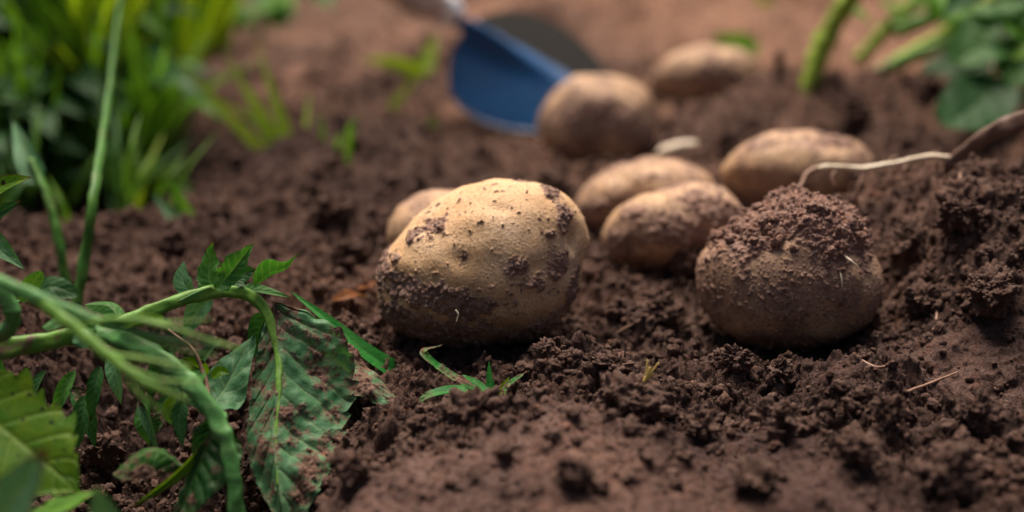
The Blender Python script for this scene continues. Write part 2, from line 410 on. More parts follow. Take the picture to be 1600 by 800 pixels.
# ------------------------------------------------------------------ potatoes
def make_potato_mat():
    m, nt, b = material('potato_skin')
    base = ramp(nt, noise(nt, 38, 4, .6), [(.30, (.54, .32, .15)), (.55, (.65, .43, .24)), (.75, (.74, .54, .36))])
    # fine netting of the skin, pores
    pores = ramp(nt, noise(nt, 1100, 2, .6), [(.33, .60), (.46, 1.0), (.68, 1.18)])
    base = mix(nt, 1.0, base, pores, 'MULTIPLY')
    v = N(nt, 'ShaderNodeTexVoronoi', Scale=230.0); nt.links.new(N(nt, 'ShaderNodeTexCoord').outputs['Object'], v.inputs['Vector'])
    dots = ramp(nt, v.outputs['Distance'], [(.05, 1.0), (.14, 0.0)])
    base = mix(nt, mth(nt, 'MULTIPLY', dots, .35), base, (.30, .18, .085))
    # thin film of dust, then caked soil
    soil = soil_color(nt)
    film = attr(nt, 'film')
    fn = mth(nt, 'ADD', mth(nt, 'MULTIPLY', noise(nt, 700, 3, .7), 1.1), -.55)
    film_c = mix(nt, ramp(nt, attr(nt, 'film'), [(.45, .6), (.85, .38)]), mix(nt, 1.0, soil, (2.2, 2.0, 1.8), 'MULTIPLY'), (.27, .175, .125)); fl = mth(nt, 'MULTIPLY', mth(nt, 'ADD', film, mth(nt, 'MULTIPLY', fn, mth(nt, 'MULTIPLY', film, 1.6))), 1.0, True)
    c = mix(nt, fl, base, film_c)
    d = attr(nt, 'dirt')
    c = mix(nt, ramp(nt, d, [(.25, 0.0), (.5, 1.0)]), c, mix(nt, 1.0, soil, (2.25, 2.32, 2.25), 'MULTIPLY'))
    nt.links.new(c, b.inputs['Base Color'])
    nt.links.new(ramp(nt, d, [(.2, .58), (.5, .92)]), b.inputs['Roughness'])
    b.inputs['Specular IOR Level'].default_value = .25
    b.inputs['Subsurface Weight'].default_value = .06; b.inputs['Subsurface Radius'].default_value = (.004, .002, .001); b.inputs['Subsurface Scale'].default_value = .6
    n1 = bump(nt, noise(nt, 1900, 4, .7), .0006, .5)
    nt.links.new(bump(nt, noise(nt, 420, 4, .65), .0008, .22, n1), b.inputs['Normal'])
    return m
M_POT = make_potato_mat()

def potato(key, label, level=7, patches=(), dents=(), film=.2, dirt_noise=.0, under=.25, seed=1, p=2.25, gs=1.0):
    out, d, T = OUT[key]
    a = np.array(out, float); c0 = (a.min(0) + a.max(0)) / 2; C3 = at(c0[0], c0[1], d)
    U = (a[:, 0] - c0[0]) * d / F; W = -(a[:, 1] - c0[1]) * d / F
    ang = np.arctan2(W, U); rad = np.hypot(U, W); o_ = np.argsort(ang); ang, rad = ang[o_], rad[o_]
    tt = np.linspace(-math.pi, math.pi, 721)
    rr = np.interp(tt, np.concatenate([ang - 2 * math.pi, ang, ang + 2 * math.pi]), np.tile(rad, 3))
    ker = np.exp(-(np.arange(-24, 25) / 11.0) ** 2); ker /= ker.sum()
    rr = np.convolve(np.concatenate([rr[-49:-1], rr, rr[1:49]]), ker, 'same')[48:-48]
    V, Fc = ICO[level]
    # local axes: x right, y away from the camera, z up in the picture plane
    th = np.arctan2(V[:, 2], V[:, 0]); rho = np.hypot(V[:, 0], V[:, 2])
    Rs = np.interp(th, tt, rr)
    r = 1 / ((rho / Rs) ** p + (np.abs(V[:, 1]) / T) ** p) ** (1 / p)
    L = V * r[:, None]
    # real world directions
    B = np.stack([AX_R, AX_F, AX_U]); nrm = V * np.stack([1 / Rs ** 2, np.full(len(V), 1 / T ** 2), 1 / Rs ** 2], 1); nrm /= np.linalg.norm(nrm, axis=1)[:, None]
    P = L + seed * 1.37
    L = L + nrm * ((.0016 if level == 8 else .0026) * perlin3(P, 38, seed) + .0008 * perlin3(P, 95, seed + 1))[:, None]
    X, Z = c0[0] + L[:, 0] * F / d, c0[1] - L[:, 2] * F / d; front = V[:, 1] < .15
    def blob(px, py, rx, ry, rot=0):
        ca, sa = math.cos(R(rot)), math.sin(R(rot)); dx, dy = X - px, Z - py
        return np.where(front, np.exp(-(((dx * ca + dy * sa) / rx) ** 2 + ((-dx * sa + dy * ca) / ry) ** 2)), 0)
    for px, py, rx, ry, rot, dep in dents: L = L - nrm * (dep * blob(px, py, rx, ry, rot))[:, None]
    m = np.zeros(len(V), np.float32)
    for px, py, rx, ry, rot, s in patches: m = np.maximum(m, s * blob(px, py, rx, ry, rot))
    wz = L @ B[:, 2]; zmin, zmax = wz.min(), wz.max()
    low = sstep(under + .12, under - .12, (wz - zmin) / (zmax - zmin))
    m = np.maximum(m, .75 * low)
    n = fbm3(P, 170, 4, seed + 5, .6); n0 = fbm3(P, 60, 3, seed + 9)
    spk = sstep(.50, .64, perlin3(P, 430, seed + 30) + .35 * n0 + .18 * film) * .8
    dirt = np.maximum(spk, 0) * (front * 0 + 1); dirt = np.maximum(spk * .75, sstep(.34, .66, m + .34 * n + .12 * n0 + dirt_noise * np.maximum(0, n0 * 1.5)))
    halo = sstep(.08, .62, m + .22 * n + .25 * n0)
    g = grains3(P, .0030, seed + 20, .75) * .45 + grains3(P, .0015, seed + 21, .8) * .6
    L = L + nrm * (dirt * (.0004 + .0005 * n + 1.25 * g))[:, None]
    g2 = grains3(P, .0011, seed + 22, .42)                      # single grains stuck to the skin
    fm = np.clip(film + .6 * film * n0 + .5 * sstep(under + .24, under - .05, (wz - zmin) / (zmax - zmin)) + .45 * halo, 0, 1)
    L = L + nrm * ((1 - dirt) * g2 * np.clip(fm * 1.3, .05, 1.0) * gs)[:, None]
    Wd = L @ B
    o = mesh_obj('potato', Wd, Fc, M_POT, attrs={'dirt': dirt, 'film': np.clip(fm + .8 * (g2 > .0003) * fm, 0, 1)})
    o.location = C3
    tag(o, label, 'potato', 'potatoes dug out onto the soil')
    return o, dict(V=V, F=Fc, L=L, nrm=nrm, B=B, C=C3, X=X, Z=Z, front=front, P=P)

potato('main', 'big cleaned golden potato lying closest to the camera with dry soil patches', 8,
    patches=[(685,352,18,13,-20,1), (655,362,16,8,-20,.9), (727,402,9,20,-10,.8), (858,304,16,9,20,1), (880,346,13,26,-10,1), (857,368,10,10,0,.9),
             (870,412,20,24,0,.8), (808,416,22,13,-35,.95), (836,440,18,11,10,.75), (892,445,9,34,10,1), (604,420,13,34,10,1), (650,452,52,26,22,1),
             (715,470,60,24,10,1), (640,500,60,36,10,1), (700,455,60,16,14,.9), (760,500,60,20,-4,.62), (690,515,80,22,0,.95), (830,515,60,20,-25,.6), (620,400,14,12,0,.75), (640,380,18,10,-40,.5)],
    dents=[(893,372,9,26,-8,.0034), (722,405,20,14,0,.0014), (760,535,70,14,0,.001), (660,356,30,12,-30,.0011), (790,330,24,9,10,.0006), (820,425,26,14,-20,.0009), (860,310,12,9,20,.001), (640,440,20,14,0,.0012), (770,470,24,10,0,.0006)], film=.16, under=.20, seed=3)
cp, CI = potato('capped', 'round dusty potato capped with a thick crust of crumbly soil', 8,
    patches=[(1150,390,50,26,-20,.7), (1215,480,34,30,0,.35), (1330,400,25,40,0,.5)], film=.80, under=.08, seed=5, p=2.35, gs=.55)
potato('split', 'half cleaned potato touching the pale one behind with soil over its right side', 7,
    patches=[(1100,330,60,32,20,.95), (1060,365,52,28,10,.9), (965,385,24,26,0,.85), (985,335,24,12,-20,.6), (1100,390,50,30,0,.9)], film=.60, under=.24, seed=8)
potato('pale', 'pale potato lying behind the half cleaned potato', 7,
    patches=[(940,320,34,16,-15,.6), (1000,280,30,8,0,.5), (1110,290,10,10,0,.3)], film=.66, under=.30, seed=11)
potato('buried', 'half buried potato under the white root at the foot of the soil pile', 7,
    patches=[(1190,228,34,16,-20,.5), (1285,225,40,18,10,.65), (1235,300,18,20,0,.6), (1330,270,30,40,0,.5)], film=.62, under=.30, seed=14)
potato('blade', 'round muddy potato leaning against the tip of the blue trowel', 7,
    patches=[(925,195,48,42,0,.95), (985,180,32,32,0,.6), (1000,215,30,40,0,.7), (880,235,20,20,0,.5)], film=.60, under=.16, seed=17)
potato('far', 'farthest potato partly covered by soil beyond the trowel blade', 7,
    patches=[(1120,130,50,34,15,.8), (1160,105,30,20,0,.5)], film=.55, under=.3, seed=20)
potato('hidden', 'small potato mostly hidden behind the big cleaned potato', 6, patches=[(640,400,40,20,0,.6)], film=.62, under=.2, seed=23)

def crust():
    V, L, nrm, X, Z, P = CI['V'], CI['L'], CI['nrm'], CI['X'], CI['Z'], CI['P']
    edge = np.interp(X, [1080, 1105, 1140, 1180, 1225, 1262, 1300, 1335, 1365], [372, 384, 398, 404, 400, 426, 424, 404, 376])
    n0 = fbm3(P, 90, 4, 301, .6); n1 = perlin3(P, 55, 302)
    dist = np.where(V[:, 1] < .25, (edge - Z) + 16 * n0 + 16 * fbm3(P, 330, 2, 305), -30 - 100 * V[:, 1] + (edge - Z) * .6)
    m = sstep(-6, 40, dist)
    pk = np.exp(-((X - 1228) / 44) ** 2 - ((Z - 322) / 30) ** 2) + .75 * np.exp(-((X - 1300) / 32) ** 2 - ((Z - 352) / 24) ** 2) + .45 * np.exp(-((X - 1160) / 40) ** 2 - ((Z - 358) / 20) ** 2)
    gr = .0022 * m * np.abs(fbm3(P, 130, 3, 315)) + grains3(P, .0060, 310, .30, .4, .8) * .35 * m + grains3(P, .0030, 311, .5, .4, .8) * .45 * m + grains3(P, .0016, 312, .75, .4, .8) * .55 + grains3(P, .0009, 313, .85, .4, .8) * .6
    h = m * (.0006 + .0040 * np.clip(pk, 0, 1.2) + .0010 * n1 + gr) - (1 - m) * .0012
    W = (L + nrm * h[:, None]) @ CI['B']
    # loose crumbs sitting on the crust
    g = np.random.default_rng(9); cand = np.where((m > .45) & (V[:, 1] < .5) & (n0 > -.25))[0]; pick = g.choice(cand, 420)
    sm, sf = crumb_shapes(3, 8); VA, FA = [], []
    for t, i in enumerate(pick):
        s = min(.00055 * (1 - g.random()) ** (-.5), .0026)
        VA.append((sm[t % 8] @ rand_rot().T) * s + W[i] + (nrm[i] @ CI['B']) * s * .3); FA.append(sf + t * len(sm[0]))
    cr = mesh_obj('crust_crumbs', np.concatenate(VA), np.concatenate(FA), M_DRY, cp); cr['kind'] = 'stuff'
    keep = (m[CI['F']] > .002).any(1); f = CI['F'][keep]
    used = np.unique(f); idx = np.full(len(V), -1); idx[used] = np.arange(len(used))
    mesh_obj('soil_crust', W[used], idx[f], M_DRY, cp)
crust()
# ------------------------------------------------------------------ plant materials
def leaf_material(name, c0, c1, vein, trans=.35, spots=0.0, rough=.5, tcol=None):
    m, nt, b = material(name); out = nt.nodes['Material Output']
    c = mix(nt, ramp(nt, noise(nt, 130, 4, .6), [(.35, 0.0), (.68, 1.0)]), c0, c1)
    c = mix(nt, ramp(nt, noise(nt, 900, 2, .6), [(.35, 0.0), (.7, .35)]), c, tuple(x * .6 for x in c0))
    c = mix(nt, mth(nt, 'MULTIPLY', attr(nt, 'vein'), .55), c, vein)
    e = mth(nt, 'ADD', attr(nt, 'brown'), mth(nt, 'MULTIPLY', mth(nt, 'SUBTRACT', noise(nt, 210, 3, .6), .5), 1.1))
    c = mix(nt, ramp(nt, e, [(.50, 0.0), (.62, .6), (.85, 1.0)]), c, (.075, .032, .016))
    if spots:
        v = N(nt, 'ShaderNodeTexVoronoi', Scale=210.0, Randomness=1.0); nt.links.new(N(nt, 'ShaderNodeTexCoord').outputs['Object'], v.inputs['Vector'])
        s = ramp(nt, mth(nt, 'ADD', v.outputs['Distance'], mth(nt, 'MULTIPLY', noise(nt, 90, 2, .5), .75)), [(.46, 1.0), (.50, 0.0)])
        c = mix(nt, mth(nt, 'MULTIPLY', s, spots), c, (.012, .012, .008))
    d = ramp(nt, mth(nt, 'ADD', attr(nt, 'dirt'), mth(nt, 'MULTIPLY', mth(nt, 'SUBTRACT', noise(nt, 800, 3, .7), .5), mth(nt, 'MINIMUM', mth(nt, 'MULTIPLY', attr(nt, 'dirt'), 4.0), .8))), [(.12, 0.0), (.75, 1.0)])
    soil = mix(nt, 1.0, soil_color(nt), (1.25, 1.22, 1.15), 'MULTIPLY'); c2 = mix(nt, d, c, soil)
    nt.links.new(c2, b.inputs['Base Color'])
    nt.links.new(ramp(nt, d, [(0, rough), (1, .93)]), b.inputs['Roughness']); b.inputs['Specular IOR Level'].default_value = .16
    bn = bump(nt, noise(nt, 620, 3, .6), .0006, .5); nt.links.new(bn, b.inputs['Normal'])
    t = N(nt, 'ShaderNodeBsdfTranslucent'); nt.links.new(mix(nt, 1.0, c2, tcol or (1.5, 1.5, .6), 'MULTIPLY'), t.inputs['Color'])
    ms = N(nt, 'ShaderNodeMixShader'); nt.links.new(b.outputs[0], ms.inputs[1]); nt.links.new(t.outputs[0], ms.inputs[2])
    nt.links.new(mth(nt, 'MULTIPLY', mth(nt, 'SUBTRACT', 1.0, d), trans), ms.inputs[0])
    nt.links.new(ms.outputs[0], out.inputs['Surface']); return m
L_TEAL = leaf_material('leaf_dull_teal', (.045, .150, .062), (.105, .240, .115), (.19, .29, .15), .28)
L_GREEN = leaf_material('leaf_green', (.022, .105, .018), (.060, .185, .030), (.14, .24, .08), .35)
L_DARK = leaf_material('leaf_dark', (.010, .052, .012), (.026, .098, .024), (.07, .15, .05), .25)
L_YELLOW = leaf_material('leaf_yellow_green', (.045, .140, .005), (.120, .205, .007), (.15, .24, .04), .38, spots=1.0)
L_BRIGHT = leaf_material('leaf_bright', (.060, .210, .016), (.130, .300, .024), (.20, .34, .06), .45)
G_GREEN = leaf_material('grass_green', (.018, .170, .030), (.045, .260, .040), (.08, .30, .06), .40, rough=.42)
G_LIME = leaf_material('grass_lime', (.150, .270, .012), (.260, .360, .016), (.30, .40, .05), .55)
G_MID = leaf_material('grass_mid', (.060, .180, .014), (.120, .270, .022), (.18, .32, .05), .45)
def stem_material(name, c0, c1, dirt=.0, brown=None):
    m, nt, b = material(name)
    c = mix(nt, ramp(nt, noise(nt, 90, 3, .6), [(.3, 0.0), (.7, 1.0)]), c0, c1)
    c = mix(nt, ramp(nt, noise(nt, 55, 4, .7), [(.52, 0.0), (.72, .45)]), c, (.13, .085, .055))
    c = mix(nt, ramp(nt, noise(nt, 500, 3, .6), [(.45, 0.0), (.75, .4)]), c, tuple(x * .45 for x in c0))
    d = ramp(nt, mth(nt, 'ADD', attr(nt, 'dirt'), mth(nt, 'MULTIPLY', mth(nt, 'SUBTRACT', noise(nt, 160, 4, .65), .5), 1.4)), [(.42, 0.0), (.62, 1.0)])
    c = mix(nt, d, c, brown or (.135, .080, .060))
    nt.links.new(c, b.inputs['Base Color']); b.inputs['Roughness'].default_value = .48; b.inputs['Specular IOR Level'].default_value = .2
    b.inputs['Subsurface Weight'].default_value = .12; b.inputs['Subsurface Radius'].default_value = (.002, .003, .001); b.inputs['Subsurface Scale'].default_value = .5
    nt.links.new(bump(nt, noise(nt, 700, 3, .6), .0005, .4), b.inputs['Normal']); return m
S_GREEN = stem_material('stem_green', (.070, .185, .022), (.135, .270, .040))
S_TEAL = stem_material('stem_teal', (.045, .165, .038), (.095, .240, .070))
S_DULL = stem_material('stem_dull_green', (.030, .110, .014), (.065, .170, .022))
S_LIME = stem_material('stem_lime', (.190, .310, .020), (.330, .430, .070))
S_ROOT = stem_material('root_white', (.62, .50, .36), (.72, .63, .50), brown=(.30, .18, .11))
S_BROWN = stem_material('root_brown', (.23, .13, .09), (.34, .21, .16))
S_STRAW = stem_material('straw_yellow', (.42, .30, .07), (.55, .40, .13))

# ------------------------------------------------------------------ plant builders
def spline(pts, n):
    p = np.asarray(pts, float)
    if len(p) == 2: p = np.stack([p[0], p[0] * .667 + p[1] * .333, p[0] * .333 + p[1] * .667, p[1]])
    q = np.concatenate([[2 * p[0] - p[1]], p, [2 * p[-1] - p[-2]]]); m = len(p) - 1
    t = np.linspace(0, m, n); i = np.minimum(t.astype(int), m - 1); f = (t - i)[:, None]
    a, b, c, d = q[i], q[i + 1], q[i + 2], q[i + 3]
    return .5 * (2 * b + (c - a) * f + (2 * a - 5 * b + 4 * c - d) * f ** 2 + (3 * b - a - 3 * c + d) * f ** 3)
def pts_at(pp): return [at(*p) for p in pp]
def tangents(P):
    T = np.gradient(P, axis=0); return T / np.linalg.norm(T, axis=1)[:, None]
def tube_data(pts, radii, n=40, k=12, seed=0, ridge=.13, joints=()):
    P = spline(pts, n); T = tangents(P)
    r = np.interp(np.linspace(0, 1, n), np.linspace(0, 1, len(radii)), radii)
    for q_ in joints: r = r * (1 + .13 * np.exp(-((np.linspace(0, 1, n) - q_) / .018) ** 2))
    up = np.array([.3, -.5, .8]); S = np.cross(T, up); S /= np.linalg.norm(S, axis=1)[:, None]; B = np.cross(S, T)
    a = np.linspace(0, 2 * math.pi, k, endpoint=False)
    rr = r[:, None] * (1 + ridge * np.cos(3 * a)[None] )
    V = P[:, None] + rr[..., None] * (np.cos(a)[None, :, None] * S[:, None] + np.sin(a)[None, :, None] * B[:, None])
    V = V.reshape(-1, 3)
    V = V + (np.repeat(r, k) * .30)[:, None] * np.stack([perlin3(V + seed, 160, s) for s in (1, 2, 3)], 1)
    V = np.concatenate([V, P[:1], P[-1:]])
    i = np.arange(n - 1)[:, None] * k; j = np.arange(k)[None]; jn = (j + 1) % k
    Fq = np.stack([i + j, i + jn, i + k + jn, i + k + j], -1).reshape(-1, 4)
    c0, c1 = n * k, n * k + 1; jj = np.arange(k); l = (n - 1) * k
    caps = np.concatenate([np.stack([jj, np.full(k, c0), (jj + 1) % k, (jj + 1) % k], 1)[:, [0, 1, 2, 2]],
                           np.stack([l + jj, l + (jj + 1) % k, np.full(k, c1), np.full(k, c1)], 1)])
    tri = np.concatenate([Fq[:, [0, 1, 2]], Fq[:, [0, 2, 3]], caps[:, :3]])
    return V, tri, np.concatenate([np.repeat(np.linspace(0, 1, n), k), [0, 1]])
def tube(name, pp, radii, mat, root, dirt=(0, 0), n=44, k=12, world=False, joints=()):
    V, Fc, u = tube_data(pp if world else pts_at(pp), radii, n, k, seed=len(pp) + radii[0] * 999, joints=joints)
    z = np.zeros(len(V))
    o = mesh_obj(name, V, Fc, mat, root, {'dirt': np.interp(u, np.linspace(0, 1, len(dirt)), dirt), 'vein': z, 'brown': z}, loc=np.array(root.location) if root else V[0])
    return o
PROF = {
 'ovate': lambda u: np.sin(np.pi * np.clip(u, 0, 1) ** .72) ** .85,
 'round': lambda u: np.sqrt(np.clip(1 - (2 * u - 1) ** 2, 0, 1)) * (1.08 - .25 * u),
 'lance': lambda u: np.sin(np.pi * np.clip(u, 0, 1) ** .6) ** 1.1,
 'blade': lambda u: np.clip(np.minimum(u * 9, 1) * (1 - u ** 2.2), 0, 1) ** .9,
}
def leaf_data(rib, half, prof='ovate', face=(0, 0, 1), fold=.25, fold_r=None, curl=.0, serr=.0, nteeth=9, nv=7, quilt=.10, lobes=0, wave=.06,
              dirt=0.0, brown=.15, crumple=.0, nu=56, nw=18, asym=1.0, seed=0, tipdroop=0.0):
    """rib: world points from base to tip; half: half width in metres; face: the way the upper side looks"""
    P = spline(rib, nu); T = tangents(P); f = np.asarray(face, float)
    S = np.cross(T, f); S /= np.linalg.norm(S, axis=1)[:, None] + 1e-9; Nn = np.cross(S, T)
    u = np.linspace(0, 1, nu); v = np.linspace(-1, 1, 2 * nw + 1)
    w = PROF[prof](u); uu, vv = np.meshgrid(u, v, indexing='ij'); av = np.abs(vv)
    W = np.repeat(w[:, None], len(v), 1)
    if serr:
        ph = (uu * nteeth - av * .25 + .37 * (vv > 0) + .10 * np.sin(uu * 23 + seed)) % 1.0
        W = W * (1 - .7 * serr * av ** 5 * ph ** 1.3) * (1 - .35 * serr * np.sin(uu * 17 + seed * 3 + 2 * (vv > 0)) * av ** 3)
    if lobes: W = W * (1 - .14 * av ** 2 * (0.5 + .5 * np.cos(2 * np.pi * uu * lobes + seed)))
    X = W * half * vv * np.where(vv > 0, asym, 1.0)
    fr = fold if fold_r is None else fold_r
    fa = np.where(vv > 0, fr, fold)
    fa = fa + curl * av ** 1.5
    lat = X * np.cos(fa); h = np.abs(X) * np.sin(fa)
    s = (uu - .20 * av) * nv + .5 * (vv > 0); dvn = np.abs(s - np.round(s))
    vein = np.maximum(np.exp(-(dvn / .085) ** 2) * (av > .03) * .8, np.exp(-(av / .055) ** 2))
    bul = (np.cos(2 * np.pi * s) * -.5 + .5) * np.minimum(av * 5, 1) * (1 - av ** 4)
    bul = bul * (.7 + .8 * perlin2((uu * half * 2.4).ravel(), (vv * half).ravel(), 110, seed).reshape(uu.shape))
    h = h + quilt * half * bul * .13 - .02 * half * vein * (quilt > 0)
    h = h + wave * half * np.sin(uu * 9 + 2.1 * seed + 2.5 * vv) * av ** 1.3
    G = P[:, None] + lat[..., None] * S[:, None] + h[..., None] * Nn[:, None]
    V = G.reshape(-1, 3); n0 = np.repeat(Nn, len(v), 0)
    if crumple: V = V + n0 * (crumple * (fbm3(V + seed, 55, 3, 420 + seed) * np.minimum(1, .25 + av.ravel())))[:, None]
    k = len(v); i = np.arange(nu - 1)[:, None] * k; j = np.arange(k - 1)[None]
    Fq = np.stack([i + j, i + k + j, i + k + j + 1, i + j + 1], -1).reshape(-1, 4)
    br = (brown * (1.2 * av.ravel() ** 3 + 1.3 * sstep(.78, 1.0, uu.ravel())) + .03)
    dm = np.zeros(len(V))
    if dirt > 0:
        nz = fbm3(V + seed, 85, 5, 400 + seed, .72)
        dm = sstep(.22, 1.05, dirt + .60 * nz)
        g = grains3(V, .0042, 410, .35) * .35 + grains3(V, .0022, 411, .55) * .6 + grains3(V, .0012, 412, .8) * .5
        sgn = np.sign(np.einsum('ij,ij->i', n0, np.tile(AX_F * -1 + AX_U, (len(V), 1)))); sgn[sgn == 0] = 1
        V = V + n0 * (sgn * dm ** 2 * (.0001 + g))[:, None]
    return V, Fq, dict(vein=vein.ravel(), brown=br, dirt=dm)
def leaf(pp, half_px, mat, root, name='leaf', label=None, **kw):
    rib = pts_at(pp); d = np.mean([p[2] for p in pp])
    V, Fc, at_ = leaf_data(rib, half_px * d / F, **kw)
    o = mesh_obj(name, V, Fc, mat, root, at_, loc=np.array(root.location))
    if label: o['label'] = label
    return o
CAMW = tuple(-AX_F)                        # towards the camera
def toward(x=0, up=0, c=1): return tuple(AX_R * x + AX_U * up - AX_F * c)

# ------------------------------------------------------------------ the wilted potato plant lying across the left foreground
wp = empty('potato_plant', at(0, 545, .53)); tag(wp, 'wilted pulled up potato plant arching over the soil with a dirt covered drooping leaf', 'plant')
tube('stem', [(-160, 565, .52), (0, 545, .53), (60, 536, .535), (150, 520, .54), (215, 496, .55), (290, 466, .56), (350, 455, .568), (392, 464, .572), (420, 494, .570), (434, 545, .565), (436, 600, .556), (431, 680, .545), (434, 760, .533)],
     [.0036, .0036, .0034, .0030, .0028, .0026, .0024, .0021, .0019, .0016, .0012, .0008, .0003], S_GREEN, wp, (.5, .45, .35, .22, .18, .15, .12, .15, .2, .2, .3), n=160, k=18, joints=(.30, .345, .52, .60))
tube('stem', [(150, 522, .538), (200, 534, .534), (250, 560, .53), (300, 603, .526), (340, 658, .522), (360, 715, .518), (367, 770, .516), (375, 850, .515)],
     [.0030, .0032, .0033, .0033, .0031, .0029, .0026, .0026], S_TEAL, wp, (.3, .25, .2, .15, .15, .2, .25), n=120, k=18, joints=(.12, .42, .63, .80))
tube('stem', [(-60, 430, .515), (-10, 450, .515), (17, 478, .515), (19, 502, .517), (2, 522, .52), (-40, 534, .525)], [.0028, .0029, .0029, .0029, .0028, .0026], S_TEAL, wp, (.2, .2), n=60, joints=(.45,))
# the big drooping leaf, its right half towards the camera and caked with soil
leaf([(428, 476, .571), (437, 540, .563), (434, 610, .553), (428, 690, .542), (438, 770, .532), (452, 850, .526)], 128, L_TEAL, wp, label='large drooping leaf caked with soil',
     prof='ovate', face=toward(.30, .10, .75), fold=-.22, fold_r=-1.15, asym=.45, quilt=.24, nv=10, dirt=.60, brown=.12, serr=.12, nteeth=14, nu=240, nw=90, wave=.09, crumple=.0042, curl=.25, seed=4)
leaf([(445, 486, .578), (500, 540, .580), (560, 588, .578), (648, 644, .568)], 54, L_TEAL, wp, label='soil covered leaflet reaching towards the big potato',
     prof='ovate', face=toward(.1, .75, .55), fold=-.35, quilt=.15, dirt=.80, brown=.1, nu=150, nw=50, seed=6, crumple=.004)
# upright leaflets on the arch
leaf([(332, 452, .566), (326, 425, .568), (336, 380, .570)], 27, L_GREEN, wp, face=toward(-.3, .1), fold=.28, serr=.25, nteeth=6, brown=.42, crumple=.003, seed=1, quilt=.18, lobes=2)
leaf([(338, 450, .562), (366, 420, .560), (397, 380, .560)], 25, L_GREEN, wp, face=toward(.1, .3), fold=.30, serr=.22, nteeth=6, brown=.40, crumple=.003, seed=2, quilt=.18, lobes=2)
leaf([(352, 450, .568), (372, 432, .572), (400, 420, .574)], 20, L_DARK, wp, face=toward(.2, .2), fold=.35, serr=.25, nteeth=5, brown=.35, seed=7, quilt=.18)
leaf([(398, 448, .572), (425, 428, .572), (448, 418, .570), (465, 397, .566)], 24, L_GREEN, wp, prof='lance', face=toward(-.3, .5), fold=.55, curl=.5, brown=.34, crumple=.002, seed=3, quilt=.14)
leaf([(300, 462, .570), (286, 438, .572), (287, 408, .574)], 17, L_TEAL, wp, face=toward(-.3, .2), fold=.3, serr=.1, brown=.22, seed=5, quilt=.14)
leaf([(205, 505, .552), (250, 480, .556), (300, 458, .560), (338, 446, .564)], 13, L_TEAL, wp, prof='lance', face=toward(0, 1, .5), fold=.25, brown=.50, serr=.15, seed=8, label='yellowed leaf with a dry rim')
leaf([(332, 466, .574), (310, 485, .578), (285, 530, .58)], 22, L_TEAL, wp, face=toward(-.2, .3), fold=.2, brown=.2, seed=9, quilt=.14)
leaf([(372, 455, .574), (410, 455, .574), (457, 466, .572)], 13, L_GREEN, wp, prof='lance', face=toward(0, .8, .6), fold=.4, brown=.38, seed=10)
leaf([(418, 490, .576), (405, 520, .58), (398, 560, .582)], 22, L_DARK, wp, face=toward(-.7, .1), fold=.4, brown=.2, seed=11)
# behind and below the arch
tube('leaf_stalk', [(345, 668, .524), (352, 648, .53), (335, 640, .54)], [.0009, .0008, .0007], S_TEAL, wp, n=20, k=8)
leaf([(318, 648, .545), (352, 606, .556), (395, 520, .565)], 40, L_TEAL, wp, face=toward(-.2, .25), fold=.22, brown=.2, seed=12, crumple=.004, quilt=.14, nv=6, nu=90, nw=30)
leaf([(320, 640, .56), (300, 590, .565), (345, 525, .57)], 20, L_DARK, wp, face=toward(-.6, .4), fold=.4, brown=.45, seed=13)
leaf([(332, 655, .530), (318, 700, .528), (296, 760, .524), (270, 830, .520)], 72, L_DARK, wp, prof='ovate', face=toward(-.25, .35, .8), fold=.10, fold_r=.45, asym=.25, quilt=.28, nv=9, brown=.15, dirt=.28, nu=130, nw=44, seed=14, crumple=.004)
leaf([(290, 730, .530), (240, 705, .528), (176, 742, .522)], 44, L_GREEN, wp, prof='round', crumple=.004, face=toward(0, .9, .5), fold=-.55, quilt=.25, dirt=.72, brown=.1, nu=120, nw=44, seed=15, label='curled leaf speckled with soil')
leaf([(325, 690, .530), (270, 745, .524), (196, 800, .518)], 14, L_YELLOW, wp, prof='lance', face=toward(.5, -.2, .6), fold=.7, brown=.7, seed=16)
leaf([(150, 512, .535), (115, 492, .530), (66, 512, .526)], 22, L_GREEN, wp, prof='round', face=toward(-.1, .9, .6), fold=-.3, brown=.12, seed=17, quilt=.1)
leaf([(120, 512, .528), (128, 528, .525), (132, 545, .524)], 16, L_TEAL, wp, prof='round', face=toward(.2, .3), fold=-.3, brown=.12, seed=18)
leaf([(196, 512, .548), (170, 478, .553), (132, 476, .555)], 17, L_GREEN, wp, prof='round', face=toward(.1, .7, .7), fold=-.45, brown=.42, seed=19)
leaf([(185, 512, .532), (225, 498, .53), (268, 502, .53)], 11, L_YELLOW, wp, prof='round', face=toward(0, .5, .7), fold=.2, brown=.1, seed=20)
for k_, (a_, b_, c_, h_, mt) in enumerate([((325, 585, .555), (300, 570, .55), (275, 568, .548), 15, L_YELLOW), ((318, 580, .55), (300, 600, .545), (288, 622, .54), 16, L_GREEN),
        ((330, 590, .55), (345, 580, .55), (360, 584, .55), 9, L_YELLOW), ((285, 625, .54), (280, 655, .538), (286, 700, .536), 14, L_DARK), ((272, 618, .54), (262, 645, .538), (275, 668, .537), 11, L_YELLOW)]):
    leaf([a_, b_, c_], h_, mt, wp, prof='ovate', face=toward(-.3 + .2 * k_, .4), fold=.4, brown=.35, seed=30 + k_)
tube('leaf_stalk', [(334, 655, .535), (325, 620, .545), (318, 585, .55), (300, 545, .55), (262, 515, .55)], [.0011, .0012, .0010, .0006, .0005], S_BROWN, wp, (.3, .3), n=30, k=8)

